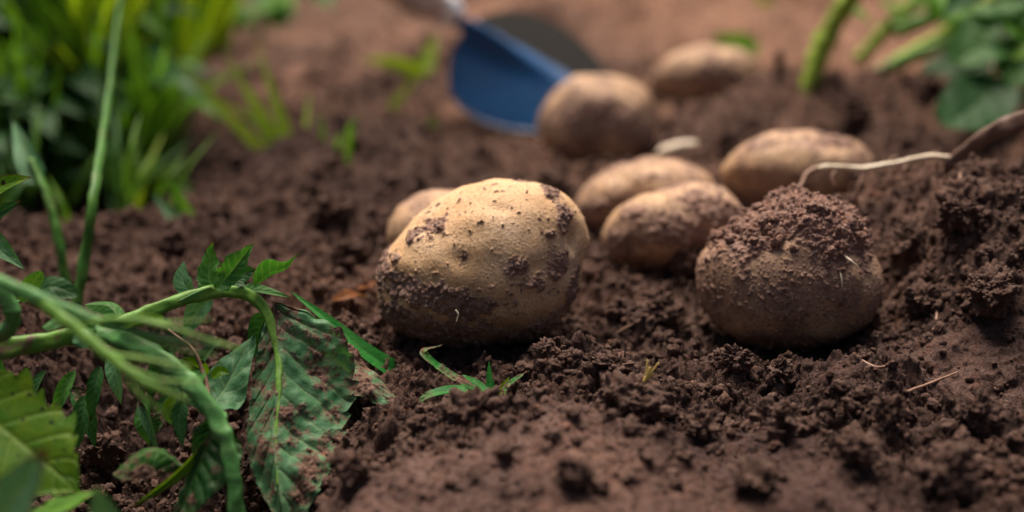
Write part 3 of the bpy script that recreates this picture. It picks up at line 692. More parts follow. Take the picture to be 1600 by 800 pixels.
# withered leaves hanging in the dark under the stems
g_ = np.random.default_rng(5)
for k_ in range(16):
    px, py, d_ = g_.uniform(-20, 330), g_.uniform(520, 640), g_.uniform(.545, .60); a2 = g_.uniform(-.8, .8)
    leaf([(px, py, d_), (px + 30 * math.sin(a2), py + 40, d_ - .004), (px + 55 * math.sin(a2), py + g_.uniform(60, 95), d_ - .004)], g_.uniform(12, 22), [L_DARK, L_DARK, L_GREEN, L_TEAL][k_ % 4], wp,
         face=toward(g_.normal() * .5, .4), fold=.35, curl=.3, brown=g_.uniform(.2, .6), dirt=.25 if k_ % 3 == 0 else 0, seed=80 + k_, quilt=.12)
# ------------------------------------------------------------------ the thin out of focus stalk nearest the camera
fr = empty('weed_stalk', at(-60, 420, .475)); tag(fr, 'soft blurred green stalk fanning into thin strands across the wilted plant', 'weed')
tube('stem', [(-320, 360, .50), (-60, 420, .475), (60, 466, .465), (160, 505, .460), (250, 528, .458), (345, 540, .456)], [.0025, .0023, .0022, .0016, .0010, .0005], S_TEAL, fr, n=60)
tube('stem', [(50, 462, .466), (120, 515, .458), (190, 572, .452), (240, 604, .449), (295, 626, .447)], [.0021, .0020, .0017, .0013, .0006], S_GREEN, fr, n=50)
for pp, r0 in [([(130, 505, .46), (210, 500, .458), (290, 520, .457), (380, 548, .456)], .0014), ([(165, 552, .455), (220, 562, .452), (300, 574, .45)], .0013),
               ([(190, 572, .452), (250, 594, .449), (312, 598, .447)], .0011), ([(195, 590, .451), (225, 622, .449), (262, 648, .448)], .0013), ([(200, 520, .46), (270, 545, .458), (340, 556, .457)], .0010),
               ([(150, 500, .461), (230, 505, .459), (330, 500, .458)], .0010)]:
    tube('strand', pp, [r0 * .8, r0 * .7, r0 * .3], S_GREEN, fr, n=24, k=8)

# ------------------------------------------------------------------ yellow green toothed weed at the bottom left corner
nw_ = empty('toothed_weed', at(-40, 760, .50)); tag(nw_, 'yellow green toothed weed leaf with black specks in the bottom left corner', 'weed')
leaf([(-75, 610, .512), (0, 665, .504), (70, 722, .498), (122, 768, .494)], 92, L_YELLOW, nw_, prof='ovate', face=toward(.05, .45, .85), fold=.12, serr=.34, nteeth=9, nv=6, quilt=.015, brown=.14, nu=170, nw=44, seed=40)
leaf([(40, 815, .485), (95, 792, .488), (155, 766, .492)], 22, L_BRIGHT, nw_, prof='ovate', face=toward(0, .9, .6), fold=.2, serr=.3, nteeth=7, brown=.1, seed=41, nu=90, nw=24)
tube('stem', [(-75, 610, .512), (-150, 640, .515), (-200, 800, .53)], [.0012, .0016, .0022], S_GREEN, nw_, n=24, k=8)
fl = empty('leafy_shoot', at(20, 860, .43)); tag(fl, 'very blurred leaf with a brown tip poking up at the bottom left corner', 'weed')
leaf([(-70, 905, .43), (10, 800, .425), (74, 698, .42)], 52, L_TEAL, fl, face=toward(-.2, .3), fold=.2, brown=.62, seed=42)
leaf([(185, 870, .44), (165, 815, .438), (150, 760, .436)], 26, L_TEAL, fl, face=toward(.2, .4), fold=.2, brown=.05, seed=43)
tube('stem', [(-70, 905, .43), (20, 990, .43), (185, 870, .44)], [.0012, .0014, .0010], S_TEAL, fl, n=20, k=8)

# ------------------------------------------------------------------ shrivelled plant cut by the left edge of the picture
le = empty('withered_shoot', at(-60, 420, .57)); tag(le, 'shrivelled brown edged leaves reaching in at the left edge above the arching stem', 'plant')
leaf([(-60, 325, .575), (0, 292, .570), (50, 276, .566)], 17, L_YELLOW, le, prof='ovate', face=toward(.1, .5), fold=.3, brown=.52, seed=44)
leaf([(-50, 350, .575), (0, 332, .570), (32, 314, .568)], 14, L_DARK, le, prof='ovate', face=toward(.1, .3), fold=.4, brown=.55, seed=45)
leaf([(-50, 372, .58), (-15, 352, .575), (8, 335, .57)], 9, L_YELLOW, le, face=toward(.2, .3), fold=.3, brown=.3, seed=46)
leaf([(-60, 360, .575), (-10, 385, .568), (42, 424, .562)], 30, L_TEAL, le, prof='lance', face=toward(.1, .6), fold=.25, curl=.4, brown=.42, seed=47, quilt=.2)
leaf([(30, 470, .60), (50, 445, .60), (66, 425, .60)], 16, L_BRIGHT, le, prof='round', face=toward(.1, .3), fold=.1, brown=.0, seed=48)
leaf([(45, 468, .62), (80, 448, .62), (122, 462, .62)], 20, L_DARK, le, prof='round', face=toward(0, .6), fold=.1, brown=.0, seed=49)
tube('stem', [(-120, 520, .60), (-70, 440, .585), (-60, 360, .578), (-60, 320, .575)], [.0020, .0018, .0014, .0008], S_TEAL, le, n=30)
tube('leaf_stalk', [(-70, 440, .585), (0, 472, .60), (45, 468, .61)], [.0008, .0008, .0006], S_TEAL, le, n=16, k=6)

# ------------------------------------------------------------------ grass
def blade_data(pts, half, face, fold=.35, nu=22, nw=3, seed=0, prof='blade', dirt=0, brown=.02):
    return leaf_data(pts, half, prof, face, fold=fold, quilt=0, wave=.03, nv=1, nu=nu, nw=nw, brown=brown, seed=seed, dirt=dirt)
def blade(pp, half_px, mat, root, face=None, dirt=0.0, nu=40, nw=5, label=None, fold=.35, brown=.02):
    d = np.mean([p[2] for p in pp]); V, Fc, a = blade_data(pts_at(pp), half_px * d / F, face or CAMW, fold, nu, nw, len(pp), dirt=dirt, brown=brown)
    o = mesh_obj('blade', V, Fc, mat, root, a, loc=np.array(root.location))
    if label: o['label'] = label
gb = empty('grass_plant', at(610, 577, .588)); tag(gb, 'single broad sharp grass blade slanting from the drooping leaf down to the soil', 'grass')
_d = [float(D0[np.argmax((CAM + (AX_F + AX_R * (614 - 800) / F + AX_U * (400 - 580) / F) * D0[:, None])[:, 2] < ground_h(D0 * (614 - 800) / F, D0 * (AX_F[1] + AX_U[1] * (400 - 580) / F)))]) for D0 in [np.arange(.45, .8, .001)]][0]
blade([(634, 596, _d + .006), (612, 578, _d), (566, 546, _d - .002), (515, 503, _d), (454, 455, _d + .004)], 18, G_GREEN, gb, toward(.2, .6, .7), nu=70, nw=8, fold=.28)
sp = empty('grass_sprout', at(772, 622, .575)); tag(sp, 'small dirty green grass sprout just under the big cleaned potato', 'grass')
blade([(790, 628, .566), (735, 606, .568), (696, 584, .570), (668, 562, .571), (664, 548, .573), (692, 540, .576)], 13, G_GREEN, sp, toward(0, 1, .35), dirt=.56, nu=90, nw=14)
blade([(735, 612, .562), (700, 612, .560), (668, 620, .558), (645, 637, .556)], 13, G_GREEN, sp, toward(0, 1, .5), dirt=.32, nu=70, nw=12)
blade([(776, 628, .564), (766, 600, .566), (764, 564, .568)], 8, G_GREEN, sp, CAMW)
blade([(780, 626, .564), (800, 598, .566), (828, 580, .568)], 8, G_GREEN, sp, toward(0, 1, .4), dirt=.38, nu=50, nw=8)
blade([(770, 622, .562), (745, 600, .566), (722, 585, .568)], 9, G_GREEN, sp, toward(0, 1, .6), dirt=.3, nu=40, nw=8)
blade([(782, 628, .563), (786, 606, .566), (796, 588, .568)], 6, G_LIME, sp, CAMW)
# two tall stalks and a wide blade on the left
t1 = empty('grass_stalk', at(120, 470, .66)); tag(t1, 'tall straight grass stalk rising behind the wilted plant', 'grass', None)
tube('stem', [(118, 480, .66), (132, 400, .665), (148, 290, .675), (166, 170, .76), (185, 20, .90), (200, -60, .98)], [.0024, .0026, .0024, .0018, .0012, .0008], S_DULL, t1)
t2 = empty('grass_stalk', at(100, 450, .70)); tag(t2, 'thin bent grass stalk left of the tall straight one', 'grass', None)
tube('stem', [(103, 450, .70), (92, 380, .70), (76, 315, .705), (48, 250, .715)], [.0024, .0024, .0024, .0022], S_DULL, t2)
blade([(62, 290, .71), (40, 240, .72), (20, 190, .74)], 22, L_TEAL, t2, CAMW)
t3 = empty('grass_plant', at(300, 378, .80)); tag(t3, 'short bright blurred grass blade standing in the soil beyond the arch', 'grass', None)
blade([(304, 384, .80), (295, 340, .80), (262, 278, .80)], 16, L_BRIGHT, t3, CAMW)
blade([(300, 382, .80), (272, 340, .81), (240, 305, .82)], 12, L_TEAL, t3, CAMW)

def tuft(base, label, n, hmin, hmax, spread, mat, wid=.0028, lean=(0, 0), seed=0, group='blurred grass tufts'):
    g = np.random.default_rng(seed); b = np.array(base); root = empty('grass_tuft', b); tag(root, label, 'grass', group)
    for i in range(n):
        a = g.random() * 6.28; l = g.uniform(hmin, hmax); sp_ = spread * g.uniform(.2, 1)
        dirn = np.array([math.cos(a) * sp_ + lean[0], math.sin(a) * sp_ + lean[1], 1.0]); dirn /= np.linalg.norm(dirn)
        q = b + np.array([math.cos(a), math.sin(a), 0]) * g.uniform(0, .012)
        mid = q + dirn * l * .5 + np.array([0, 0, .04 * l]); tip = q + dirn * l * .95 + np.array([math.cos(a), math.sin(a), -.5]) * l * .25 * g.random()
        V, Fc, at_ = blade_data([q - np.array([0, 0, .01]), mid, tip], wid * g.uniform(.6, 1.3), (g.normal() * .4, -1, .5), nu=12, nw=2, seed=i)
        mesh_obj('blade', V, Fc, mat if g.random() < .7 else G_MID, root, at_, loc=b)
    return root
def gpos(px, py, d=None):
    r = AX_F + AX_R * (px - 800) / F + AX_U * (400 - py) / F; D_ = np.arange(.5, 3.0, .004); Q_ = CAM + r * D_[:, None]
    return Q_[int(np.argmax(Q_[:, 2] < ground_h(Q_[:, 0], Q_[:, 1], False)))]
# single soft blades standing before the dark weeds
g_ = np.random.default_rng(31); sg = empty('grass_tuft', gpos(110, 330)); tag(sg, 'loose thin blades standing before the dark weeds around the bent stalk', 'grass', 'blurred grass tufts')
for k_ in range(22):
    px, d_ = g_.uniform(-20, 290), g_.uniform(.84, 1.0); py = g_.uniform(290, 360); l_ = g_.uniform(70, 210); le_ = g_.normal() * .35 + (.35 if px > 180 else 0)
    blade([(px, py, d_), (px + le_ * l_ * .4, py - l_ * .55, d_), (px + le_ * l_, py - l_, d_ + .02)], g_.uniform(3.5, 7.5), [G_MID, L_GREEN, G_MID, L_GREEN, G_LIME][k_ % 5], sg, CAMW, nu=14, nw=2)
# tuft of thin blades in mid ground
tf = empty('grass_tuft', at(450, 262, .95)); tag(tf, 'sparse fan of thin yellowish grass blades on bare soil between the weeds and the trowel', 'grass', 'blurred grass tufts')
for k_, (bx, by, mx, my, tx, ty, hw) in enumerate([(445, 268, 370, 195, 262, 78, 10), (448, 268, 408, 185, 350, 78, 10), (462, 272, 438, 185, 400, 62, 10), (455, 270, 425, 200, 385, 130, 8),
                                       (470, 275, 452, 210, 430, 140, 7), (480, 262, 478, 200, 485, 140, 6), (440, 262, 400, 190, 330, 150, 6)]):
    blade([(bx, by, .95), (mx, my, .96), (tx, ty, .98)], hw, G_LIME, tf, CAMW, nu=16, nw=2)
# ------------------------------------------------------------------ weeds and grass of the out of focus left background
def weed(base, label, n, size, height, mats, seed, spread=.05, group='broad leaved weeds'):
    g = np.random.default_rng(seed); b = np.array(base); root = empty('leafy_weed', b); tag(root, label, 'weed', group)
    for s in range(max(2, n // 3)):
        a = g.random() * 6.28; top = b + np.array([math.cos(a) * spread * g.random(), math.sin(a) * spread * g.random(), height * g.uniform(.6, 1.0)])
        mid = (b + top) / 2 + g.normal(size=3) * .008
        V, Fc, u = tube_data([b - np.array([0, 0, .015]), mid, top], [.0026, .0020, .0010], 14, 6)
        z = np.zeros(len(V)); mesh_obj('stem', V, Fc, S_GREEN, root, {'dirt': z}, loc=b)
        C = spline([b, mid, top], 20)
        for k in range(5):
            q = C[g.integers(6, 20)]; a2 = g.random() * 6.28; l = size * g.uniform(.6, 1.2)
            dv = np.array([math.cos(a2), math.sin(a2), g.uniform(-.2, .7)]); dv /= np.linalg.norm(dv)
            rib = [q, q + dv * l * .5 + np.array([0, 0, .06 * l]), q + dv * l - np.array([0, 0, .22 * l])]
            V, Fc, at_ = leaf_data(rib, l * g.uniform(.13, .26), 'lance', (g.normal() * .5, -.4, 1), nu=20, nw=6, seed=k, quilt=.12, serr=.12, brown=.06)
            mesh_obj('leaf', V, Fc, mats[g.integers(len(mats))], root, at_, loc=b)
    return root
DK = [L_DARK, L_DARK, L_GREEN]; MX = [L_GREEN, L_BRIGHT, L_DARK]
weed(gpos(40, 330, .86), 'dark broad leaved weed behind the withered shoot', 20, .050, .10, DK, 1)
weed(gpos(150, 270, .95), 'dark weed behind the tall straight stalk', 20, .050, .10, DK, 2)
weed(gpos(20, 200, 1.10), 'tall dusky weed at the far left edge', 25, .060, .16, DK, 3)
weed(gpos(120, 180, 1.20), 'mixed green weed under the bright grass', 25, .055, .14, MX, 4)
weed(gpos(225, 180, 1.15), 'dark weed right of the bright grass', 15, .050, .09, DK, 5)
weed(gpos(60, 60, 1.5), 'pale green weed in the top left corner', 25, .075, .18, MX, 6)
weed(gpos(250, 60, 1.6), 'weed behind the leaning grass blades at the top', 20, .07, .14, DK, 7)
bw = empty('leafy_weed', at(400, 40, 1.35)); tag(bw, 'bright leafy weed cut by the top edge left of the trowel handle', 'weed', 'broad leaved weeds')
for k_, (a_, b_, c_, h_, mt_) in enumerate([((470, -30, 1.36), (420, 10, 1.35), (345, 30, 1.34), 26, L_BRIGHT), ((400, -40, 1.38), (425, 5, 1.36), (455, 38, 1.34), 24, L_GREEN), ((330, -30, 1.38), (350, 0, 1.37), (395, 22, 1.35), 24, L_TEAL),
        ((480, -40, 1.40), (500, -10, 1.40), (520, 12, 1.39), 22, L_GREEN), ((380, 50, 1.36), (370, 20, 1.37), (300, -5, 1.38), 18, L_BRIGHT), ((430, 45, 1.35), (440, 10, 1.37), (450, -40, 1.40), 22, L_BRIGHT)]):
    leaf([a_, b_, c_], h_, mt_, bw, face=toward(.1 * k_ - .3, .8, .6), fold=.2, brown=.02, seed=130 + k_, nu=24, nw=8)
tube('stem', [(405, 60, 1.35), (410, 10, 1.37), (420, -60, 1.40)], [.003, .0026, .002], S_GREEN, bw, n=20)
weed(gpos(215, 330, .90), 'low weed at the edge of the bare soil', 10, .040, .035, [L_GREEN, L_DARK, L_YELLOW], 9)
weed(gpos(-60, 120, 1.0), 'shaded weed just outside the left edge', 25, .06, .18, DK, 10)
weed(gpos(70, 260, .98), 'low dark weed filling the gap behind the bent stalk', 22, .055, .09, DK, 11, .07)
weed(gpos(130, 110, 1.30), 'dusky weed beyond the bright grass tuft', 22, .065, .15, DK, 12, .07)
weed(gpos(200, 230, 1.02), 'dark leafy weed on the edge of the hollow', 16, .050, .08, [L_DARK, L_GREEN, L_BRIGHT], 13, .05)
weed(gpos(20, 20, 1.45), 'shadowy weed deep in the top left corner', 24, .08, .2, DK, 14, .09)
weed(gpos(310, 20, 1.75), 'weed at the top edge left of the bright leafy one', 16, .08, .12, MX, 15, .08)
weed(gpos(30, 320, .84), 'dark weed low behind the shrivelled leaves', 18, .045, .07, DK, 16, .05)
weed(gpos(-20, 220, .95), 'crowded dark weed half outside the left edge', 24, .06, .14, DK, 17, .07)
tuft(gpos(170, 200, 1.12), 'lush lime grass tuft behind the bright upright one', 34, .14, .28, .30, G_LIME, .0055, (.05, 0), 31)
tuft(gpos(215, 150, 1.25), 'lime grass tuft spreading over the dark weed', 26, .12, .24, .45, G_LIME, .0050, (.15, 0), 32)
tuft(gpos(90, 120, 1.25), 'olive grass tuft between the pale and the mixed weed', 26, .12, .24, .40, G_MID, .0050, (0, 0), 33)
tuft(gpos(280, 120, 1.30), 'thin grass tuft fanning over bare soil below the top edge', 16, .10, .20, .55, G_LIME, .0040, (.25, 0), 34)
tuft(gpos(330, 80, 1.5), 'yellowing grass tuft beside the bright leafy weed', 16, .10, .18, .5, G_LIME, .0044, (.2, 0), 35)
tuft(gpos(100, 300, .92), 'fine dark grass tuft between the two stalks', 20, .07, .14, .4, G_MID, .0030, (0, 0), 36)
tuft(gpos(200, 290, .95), 'fine olive grass tuft at the rim of the hollow', 16, .06, .12, .5, G_MID, .0030, (.1, 0), 37)
tuft(gpos(20, 140, 1.15), 'bright grass tuft rising at the left edge', 26, .12, .24, .4, G_LIME, .0046, (.05, 0), 38)
tuft(gpos(250, 30, 1.55), 'lime grass tuft cut by the top edge', 26, .14, .26, .5, G_LIME, .0052, (.25, 0), 39)
tuft(gpos(90, 40, 1.5), 'dense lime grass tuft near the top left corner', 30, .14, .26, .4, G_LIME, .0052, (0, 0), 40)
tuft(gpos(520, 240, 1.0), 'wisp of grass right of the sparse fan', 4, .015, .035, .4, G_MID, .0022, (0, 0), 41)
tuft(gpos(150, 260, 1.02), 'bright upright grass tuft glowing among the dark weeds', 26, .12, .24, .16, G_LIME, .0042, (.02, 0), 21)
tuft(gpos(110, 220, 1.10), 'dense grass tuft left of the bright upright one', 26, .10, .22, .30, G_MID, .0036, (-.05, 0), 22)
tuft(gpos(190, 120, 1.35), 'far tuft whose blades lean over the bare soil to the right', 22, .14, .26, .35, G_LIME, .0042, (.55, 0), 23)
tuft(gpos(40, 290, .95), 'dim grass tuft low at the left edge', 18, .08, .16, .35, G_MID, .0034, (0, 0), 24)
tuft(gpos(10, 120, 1.3), 'wide grass tuft in the left background', 24, .12, .24, .35, G_MID, .0042, (0, 0), 25)
tuft(gpos(230, 250, 1.05), 'small grass tuft arching right over the dark hollow', 14, .07, .13, .5, G_MID, .0034, (.4, -.1), 26)

# ------------------------------------------------------------------ small seedlings on the bare soil
def seedling(name, label, leaves, base, mat=G_LIME):
    root = empty(name, at(*base)); tag(root, label, 'seedling', 'seedlings on the bare soil')
    for pp, hw in leaves: blade(pp, hw, mat, root, CAMW, nu=16, nw=3, fold=.2)
    return root
seedling('seedling', 'yellow green seedling with one flat leaf pointing left of the trowel', [([(600, 185, 1.10), (625, 150, 1.11), (662, 110, 1.12)], 7), ([(665, 118, 1.12), (620, 100, 1.12), (560, 92, 1.12)], 13), ([(660, 118, 1.12), (670, 85, 1.13), (682, 52, 1.14)], 15)], (600, 190, 1.10))
seedling('seedling', 'tiny green seedling pair left of the lone leaf', [([(545, 212, 1.02), (535, 195, 1.02), (518, 172, 1.02)], 12), ([(545, 212, 1.02), (550, 195, 1.02), (560, 178, 1.02)], 9)], (545, 212, 1.02))
seedling('seedling', 'tiny round green seedling nearest the trowel blade', [([(668, 210, 1.02), (672, 196, 1.02), (678, 180, 1.02)], 12)], (668, 210, 1.02), G_MID)
seedling('seedling', 'slanted small leaf on the soil below the tiny seedlings', [([(640, 250, .95), (625, 232, .95), (608, 215, .95)], 9)], (640, 250, .95))
seedling('seedling', 'round green seedling beyond the farthest potato', [([(1180, 88, 1.25), (1150, 70, 1.25), (1112, 55, 1.25)], 22), ([(1175, 88, 1.25), (1165, 70, 1.26), (1160, 48, 1.26)], 16)], (1178, 90, 1.25), L_BRIGHT)
seedling('seedling', 'yellow seedling cut by the top edge right of the trowel', [([(1215, 40, 1.45), (1200, 15, 1.45), (1180, -20, 1.45)], 14)], (1215, 42, 1.45))

# ------------------------------------------------------------------ potato plant standing at the top right
tp = empty('potato_plant', at(1262, 165, .97)); tag(tp, 'upright potato plant with thick pale stems and round leaves at the top right', 'plant')
tube('stem', [(1245, 195, .965), (1262, 140, .97), (1285, 70, .97), (1322, 5, .965), (1380, -70, .95)], [.0055, .0062, .0068, .0065, .006], S_LIME, tp, (.9, .45, .0, .0, .0), n=60, k=16)
tube('stem', [(1350, 125, 1.0), (1410, 92, 1.0), (1480, 52, .99), (1560, -2, .98), (1660, -80, .97)], [.0046, .0048, .0050, .0048, .004], S_LIME, tp, (.9, .1, .0, .0), n=60, k=16)
tube('stem', [(1340, 95, 1.06), (1385, 45, 1.06), (1440, -10, 1.06), (1500, -90, 1.06)], [.0046, .0050, .0050, .0045], S_LIME, tp, (.5, .0, .0), n=50, k=16)
tube('stem', [(1370, 115, .98), (1420, 92, .975), (1500, 62, .97), (1600, 30, .96)], [.0045, .0042, .0040, .003], S_GREEN, tp, (.6, .1, .0), n=40)
tube('stem', [(1400, 50, 1.04), (1470, 20, 1.04), (1540, -30, 1.04)], [.0055, .0055, .005], S_GREEN, tp, (.0, .0), n=40)
tube('leaf_stalk', [(1585, -30, .93), (1572, 40, .925), (1558, 100, .92), (1545, 150, .915)], [.0016, .0015, .0013, .0008], S_GREEN, tp, n=30, k=8)
leaf([(1560, 120, .92), (1525, 165, .90), (1470, 195, .885)], 56, L_DARK, tp, prof='round', face=toward(-.1, .55, .8), fold=.12, brown=.0, seed=61, quilt=.10, nv=5, label='dark round leaf nearest the soil pile')
leaf([(1570, 60, .93), (1530, 75, .925), (1490, 100, .92)], 46, L_GREEN, tp, prof='round', face=toward(-.1, .6, .7), fold=.2, brown=.0, seed=62, nv=5)
leaf([(1555, 25, .94), (1530, 60, .93), (1515, 110, .925)], 40, L_GREEN, tp, prof='round', face=toward(-.3, .4, .8), fold=.2, brown=.0, seed=63, nv=5)
leaf([(1640, 40, .93), (1605, 90, .92), (1575, 135, .91)], 44, L_GREEN, tp, prof='round', face=toward(-.2, .5, .8), fold=.15, brown=.0, seed=64, nv=5)
leaf([(1650, 60, .90), (1610, 85, .895), (1578, 92, .89)], 20, L_YELLOW, tp, prof='ovate', face=toward(0, .8, .5), fold=.3, brown=.05, seed=65)
g_ = np.random.default_rng(77)
for k_ in range(46):                                     # the crown, mostly beyond the frame, that shades the soil under it
    px, py, d_ = g_.uniform(1470, 1850), g_.uniform(-260, 60), g_.uniform(.88, 1.2)
    a2 = g_.random() * 6.28
    leaf([(px, py, d_), (px + 40 * math.cos(a2), py + 26 * math.sin(a2) - 6, d_), (px + 85 * math.cos(a2), py + 50 * math.sin(a2) + 14, d_ - .02)], g_.uniform(28, 44),
         [L_DARK, L_GREEN, L_GREEN, L_BRIGHT][k_ % 4], tp, prof='ovate', face=(g_.normal() * .4, -.5, 1), nu=22, nw=7, seed=k_, brown=.02, quilt=.12, nv=5)
for k_ in range(14):
    px, py, d_ = g_.uniform(1480, 1700), g_.uniform(10, 140), g_.uniform(1.0, 1.2)
    leaf([(px, py, d_), (px - 30, py + 10, d_), (px - 60, py + 40, d_ - .01)], g_.uniform(28, 40), L_DARK, tp, face=(g_.normal() * .4, -.5, 1), nu=20, nw=6, seed=k_, brown=.02, nv=5)
for px, py, d_, h_, mt in [(1500, 30, .95, 24, L_BRIGHT), (1545, 18, .94, 22, L_GREEN), (1470, 8, .97, 22, L_BRIGHT), (1590, 45, .92, 24, L_BRIGHT), (1430, 5, 1.02, 20, L_BRIGHT), (1510, 95, .93, 22, L_GREEN), (1580, 20, .92, 26, L_GREEN), (1395, 15, 1.05, 16, L_BRIGHT), (1340, 20, 1.0, 14, L_BRIGHT)]:
    a2 = g_.uniform(-.5, 2.5); leaf([(px - 28 * math.cos(a2), py - 20 * math.sin(a2), d_ + .01), (px, py, d_), (px + 30 * math.cos(a2), py + 26 * math.sin(a2), d_)], h_, mt, tp, prof='round', face=toward(g_.normal() * .3, .8, .6), fold=.2, brown=.0, seed=int(px), nv=5, nu=24, nw=8)
for x0, y0, x1, y1 in [(1600, -40, 1560, 130), (1700, -120, 1640, 60), (1660, -80, 1760, -200), (1500, -90, 1560, -220)]:
    tube('stem', [(x0, y0, .98), ((x0 + x1) / 2 + 10, (y0 + y1) / 2, .99), (x1, y1, 1.0)], [.003, .0025, .0015], S_GREEN, tp, n=20, k=8)

# ------------------------------------------------------------------ uprooted stem with the white root
ur = empty('uprooted_stem', at(1600, 190, .68)); tag(ur, 'earth stained stem lying on the soil pile with a white root reaching left', 'root')
tube('stem', [(1476, 262, .692), (1500, 244, .690), (1540, 214, .684), (1600, 188, .675), (1700, 160, .66)], [.0018, .0034, .0040, .0046, .0050], S_TEAL, ur, (1, 1, 1, .8, .0), n=60, k=16)
tube('root', [(1492, 246, .690), (1450, 245, .690), (1405, 254, .690), (1350, 263, .692), (1300, 260, .69), (1272, 264, .69)], [.0011, .0016, .0018, .0014, .0015, .0016, .0011, .0013, .0008], S_ROOT, ur, (.7, .2, .1, .35, .15, .3, .7), n=90)
tube('rootlet', [(1276, 262, .69), (1262, 272, .688), (1252, 288, .685), (1240, 300, .68)], [.0012, .0014, .0008, .0006], S_BROWN, ur, n=24, k=8)
tube('rootlet', [(1352, 264, .692), (1343, 288, .69), (1338, 308, .69), (1340, 322, .692), (1334, 348, .695)], [.0009, .0011, .0009, .0009, .0006], S_BROWN, ur, n=30, k=8)

def fiber(name, pp, r, mat, label, cat='root', twigs=()):
    if twigs:
        root = empty(name, at(*pp[0])); tag(root, label, cat); tube('stalk', pp, [r, r, r * .5], mat, root, n=24, k=7)
        for q in twigs: tube('twig', q, [r * .7, r * .3], mat, root, n=12, k=6)
    else:
        P = at(*pp[0]); V, Fc, u = tube_data(pts_at(pp), [r, r, r * .5], 24, 7)
        o = mesh_obj(name, V, Fc, mat, None, {'dirt': np.zeros(len(V))}, loc=P); tag(o, label, cat)
def on(px, py, lift=.0015):
    r = AX_F + AX_R * (px - 800) / F + AX_U * (400 - py) / F
    D_ = np.arange(.35, 1.6, .0015); Q_ = CAM + r * D_[:, None]
    return (px, py, float(D_[np.argmax(Q_[:, 2] < ground_h(Q_[:, 0], Q_[:, 1]) + lift)]))
def onl(*pp): return [on(*p) for p in pp]
for pp_ in ([(1420, 252, .696), (1412, 268, .694), (1418, 285, .695)], [(1462, 248, .70), (1470, 266, .70), (1464, 284, .70), (1472, 300, .70)], [(1310, 261, .69), (1300, 275, .687), (1304, 290, .685)], [(1385, 257, .693), (1392, 248, .692), (1402, 243, .692)]):
    tube('rootlet', pp_, [.0006, .0005, .0003], S_BROWN, ur, n=20, k=6)
fiber('straw_sprig', [(984, 622, on(984, 622)[2] - .003), (1003, 600, on(984, 622)[2] - .006), (1016, 574, on(984, 622)[2] - .006)], .0009, S_STRAW, 'forked yellow straw sprig standing out of the soil between the two front potatoes', 'straw', [[(x_, y_, on(984, 622)[2] - .006) for x_, y_ in q_] for q_ in (((1004, 598), (1030, 566)), ((1000, 603), (1022, 582)), ((1010, 586), (1012, 562)))])
fiber('dry_twig', onl((1418, 612), (1455, 598), (1497, 581)), .0006, S_BROWN, 'thin dry twig lying on the bare soil at right', 'twig')
fiber('dry_twig', onl((1340, 560), (1370, 574), (1398, 566)), .0006, S_BROWN, 'short dark twig near the shadow of the capped potato', 'twig')
fiber('root_fiber', onl((1322, 640), (1335, 662), (1350, 690)), .0005, S_BROWN, 'fine root fibre between the dark clods at right', 'root')
fiber('root_fiber', onl((1459, 478), (1464, 492), (1457, 516)), .0006, S_BROWN, 'pale hooked root fibre on soil right of the capped potato', 'root')
fiber('root_fiber', onl((1500, 270), (1503, 300), (1512, 322)), .0006, S_BROWN, 'root fibre hanging under the uprooted stem', 'root')
fiber('root_fiber', onl((1470, 350), (1492, 325), (1505, 318)), .0006, S_BROWN, 'branching root fibre low on the soil pile', 'root')
fiber('root_fiber', [(1318, 398, .600), (1330, 408, .597), (1340, 416, .598)], .0005, S_ROOT, 'white hair root stuck in the rim of the soil crust', 'root')
fiber('root_fiber', [(1312, 424, .598), (1315, 436, .597), (1316, 449, .597)], .0004, S_ROOT, 'short white hair root hanging on the capped potato', 'root')
fiber('root_fiber', [(712, 484, .586), (716, 492, .586), (713, 503, .587)], .0004, S_ROOT, 'white hair root on the dirty lower side of the big potato', 'root')
fiber('root_fiber', onl((965, 520), (985, 508), (1000, 500)), .0006, S_BROWN, 'root fibre on soil right of the big potato', 'root')

# the pale sliver beyond the pale potato, the rusty leaf scrap, the stalk on the hidden potato
def blobby(name, px, py, d, sx, sy, sz, rot, mat, label, cat, seed, parent=None):
    V, Fc = ICO[5]; V = V * (1 + .12 * perlin3(V, 1.6, seed))[:, None] * np.array([sx, sy, sz])
    a = R(rot); B = np.stack([AX_R * math.cos(a) + AX_U * math.sin(a), AX_F, AX_U * math.cos(a) - AX_R * math.sin(a)]); W = V @ B
    o = mesh_obj(name, W, Fc, mat, None, {'dirt': np.full(len(V), .2)}); o.location = at(px, py, d); tag(o, label, cat); return o
blobby('tuber_sliver', 1056, 232, .90, .0135, .006, .0042, 14, S_ROOT, 'thin pale tuber sliver on soil beyond the pale potato', 'tuber', 3)
sc_ = empty('dry_leaf', at(545, 462, .64)); tag(sc_, 'scrap of rusty dry leaf on the soil left of the big potato', 'leaf')
M_RUST = leaf_material('leaf_rusty', (.13, .045, .018), (.24, .085, .025), (.3, .15, .05), .3)
leaf([on(520, 470, .004), on(545, 462, .006), on(572, 462, .003)], 15, M_RUST, sc_, name='leaf_blade', face=toward(0, .8, .6), fold=.4, brown=.35, seed=71)
leaf([on(560, 452, .004), on(580, 446, .006), on(592, 440, .003)], 9, M_RUST, sc_, name='leaf_blade', face=toward(0, .8, .6), fold=.4, brown=.35, seed=72)

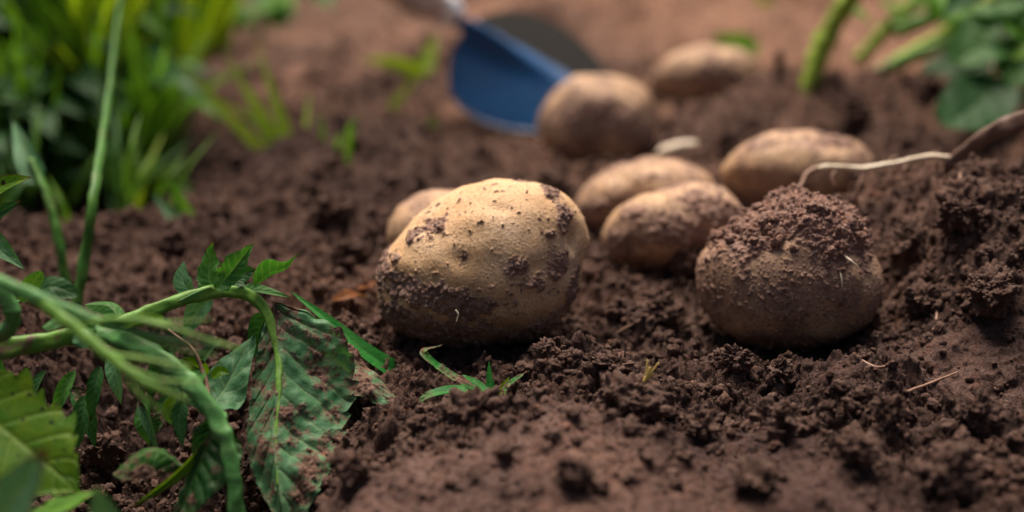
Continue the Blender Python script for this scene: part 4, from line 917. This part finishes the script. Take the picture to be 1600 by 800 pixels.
# ------------------------------------------------------------------ garden trowel
def trowel():
    root = empty('garden_trowel', at(730, 40, 1.06)); tag(root, 'blue bladed garden trowel stuck in the soil with a pale wooden handle', 'trowel')
    loc = np.array(root.location)
    m, nt, b = material('trowel_paint')
    c = mix(nt, ramp(nt, noise(nt, 30, 4, .6), [(.35, 0.0), (.7, 1.0)]), (.004, .050, .150), (.006, .072, .210))
    w = ramp(nt, mth(nt, 'ADD', attr(nt, 'shaded_half'), mth(nt, 'MULTIPLY', mth(nt, 'SUBTRACT', noise(nt, 60, 4, .6), .5), .5)), [(.40, 0.0), (.62, 1.0)])  # shade of the turned-away right half, painted into the blade colour
    c = mix(nt, w, c, (.014, .0135, .013))
    d = ramp(nt, mth(nt, 'ADD', attr(nt, 'dirt'), mth(nt, 'MULTIPLY', mth(nt, 'SUBTRACT', noise(nt, 120, 4, .6), .5), .9)), [(.55, 0.0), (.75, 1.0)])
    c = mix(nt, d, c, soil_color(nt)); nt.links.new(c, b.inputs['Base Color'])
    nt.links.new(ramp(nt, w, [(0, .5), (1, .06)]), b.inputs['Specular IOR Level']); nt.links.new(ramp(nt, mth(nt, 'MAXIMUM', d, mth(nt, 'MULTIPLY', w, .85)), [(0, .34), (1, .9)]), b.inputs['Roughness'])
    # blade: axis from the neck to the buried tip, sheet bent along a central spine
    A0, A1 = at(728, 48, 1.065), at(982, 184, 1.045)
    T = A1 - A0; Ln = np.linalg.norm(T); T /= Ln
    face = np.asarray(toward(.12, .55, .80)); S = np.cross(face, T); S /= np.linalg.norm(S); Nn = np.cross(T, S)
    sgn = 1 if project(A0 + S * .05)[0] > project(A0)[0] else -1
    nu, nv = 90, 61; u = np.linspace(0, 1, nu); v = np.linspace(-1, 1, nv); uu, vv = np.meshgrid(u, v, indexing='ij')
    pr = np.interp(u, [0, .02, .05, .10, .17, .25, .34, .43, .52, .60, .70, .80, .90, .96, 1], [.30, .52, .68, .84, .95, 1.0, 1.0, .96, .89, .80, .67, .51, .32, .18, .02])
    pr = np.convolve(np.pad(pr, 4, 'edge'), np.ones(9) / 9, 'valid'); W = .0505 * pr[:, None] * np.ones_like(vv)
    X = W * vv * np.where(vv * sgn > 0, 1.45, 1.06)
    h = -.017 * (np.abs(X) / .05) ** 1.25 + .014 * np.exp(-(X / (.0085 - .003 * uu)) ** 2) * sstep(.62, .05, uu)
    P = A0 + (uu * Ln)[..., None] * T + X[..., None] * S + h[..., None] * Nn
    th = .0016; V = np.concatenate([P.reshape(-1, 3), (P - th * Nn).reshape(-1, 3)])
    i = np.arange(nu - 1)[:, None] * nv; j = np.arange(nv - 1)[None]
    q = np.stack([i + j, i + nv + j, i + nv + j + 1, i + j + 1], -1).reshape(-1, 4); n = nu * nv
    rim = np.concatenate([np.arange(nv - 1), np.arange(nv - 1, n - 1, nv), np.arange(n - 1, n - nv, -1), np.arange(n - nv, 0, -nv)])
    rq = np.stack([rim, np.roll(rim, -1), np.roll(rim, -1) + n, rim + n], 1)
    side = vv.ravel() * sgn
    shaded_half = np.tile(sstep(-.08, .50, side), 2); dirt = (1 - .75 * shaded_half) * np.tile(.22 + .35 * sstep(.55, 1.0, uu.ravel()) + .35 * sstep(.80, 1, np.abs(vv.ravel())), 2)
    mesh_obj('blade', V, np.concatenate([q[:, ::-1], q + n, rq]), m, root, {'shaded_half': shaded_half, 'dirt': dirt}, loc=loc)
    mm, nt, b = material('trowel_steel'); b.inputs['Metallic'].default_value = .45; b.inputs['Base Color'].default_value = (.78, .82, .88, 1)
    nt.links.new(ramp(nt, noise(nt, 200, 3, .6), [(.3, .25), (.7, .42)]), b.inputs['Roughness'])
    mw, nt, b = material('trowel_handle_wood')
    tc = N(nt, 'ShaderNodeTexCoord').outputs['Object']; mp = N(nt, 'ShaderNodeMapping'); mp.inputs['Scale'].default_value = (20, 90, 120); nt.links.new(tc, mp.inputs[0])
    nt.links.new(ramp(nt, noise(nt, 2, 5, .65, mp.outputs[0]), [(.3, (.46, .36, .32)), (.7, (.66, .58, .55))]), b.inputs['Base Color']); b.inputs['Roughness'].default_value = .55
    def turned(name, pts, radii, mat):
        V, Fc, u_ = tube_data(pts, radii, 60, 28, ridge=0); z = np.zeros(len(V)); mesh_obj(name, V, Fc, mat, root, {'dirt': z}, loc=loc)
    h0, h1 = at(708, 22, 1.065), at(560, -62, 1.02)
    turned('tang', [A0 + T * .012 + Nn * .004, A0 - T * .006 + Nn * .005, h0 + (h1 - h0) * .02], [.0045, .0050, .0060], m)
    turned('ferrule', [h0 - (h1 - h0) * .03, h0 + (h1 - h0) * .06, h0 + (h1 - h0) * .16], [.0095, .0120, .0125, .0125, .0118], mm)
    turned('handle', [h0 + (h1 - h0) * .15, h0 + (h1 - h0) * .5, h1, h1 + (h1 - h0) * .4], [.0110, .0145, .0150, .0135, .0135, .0150, .0160, .0120, .002], mw)
trowel()
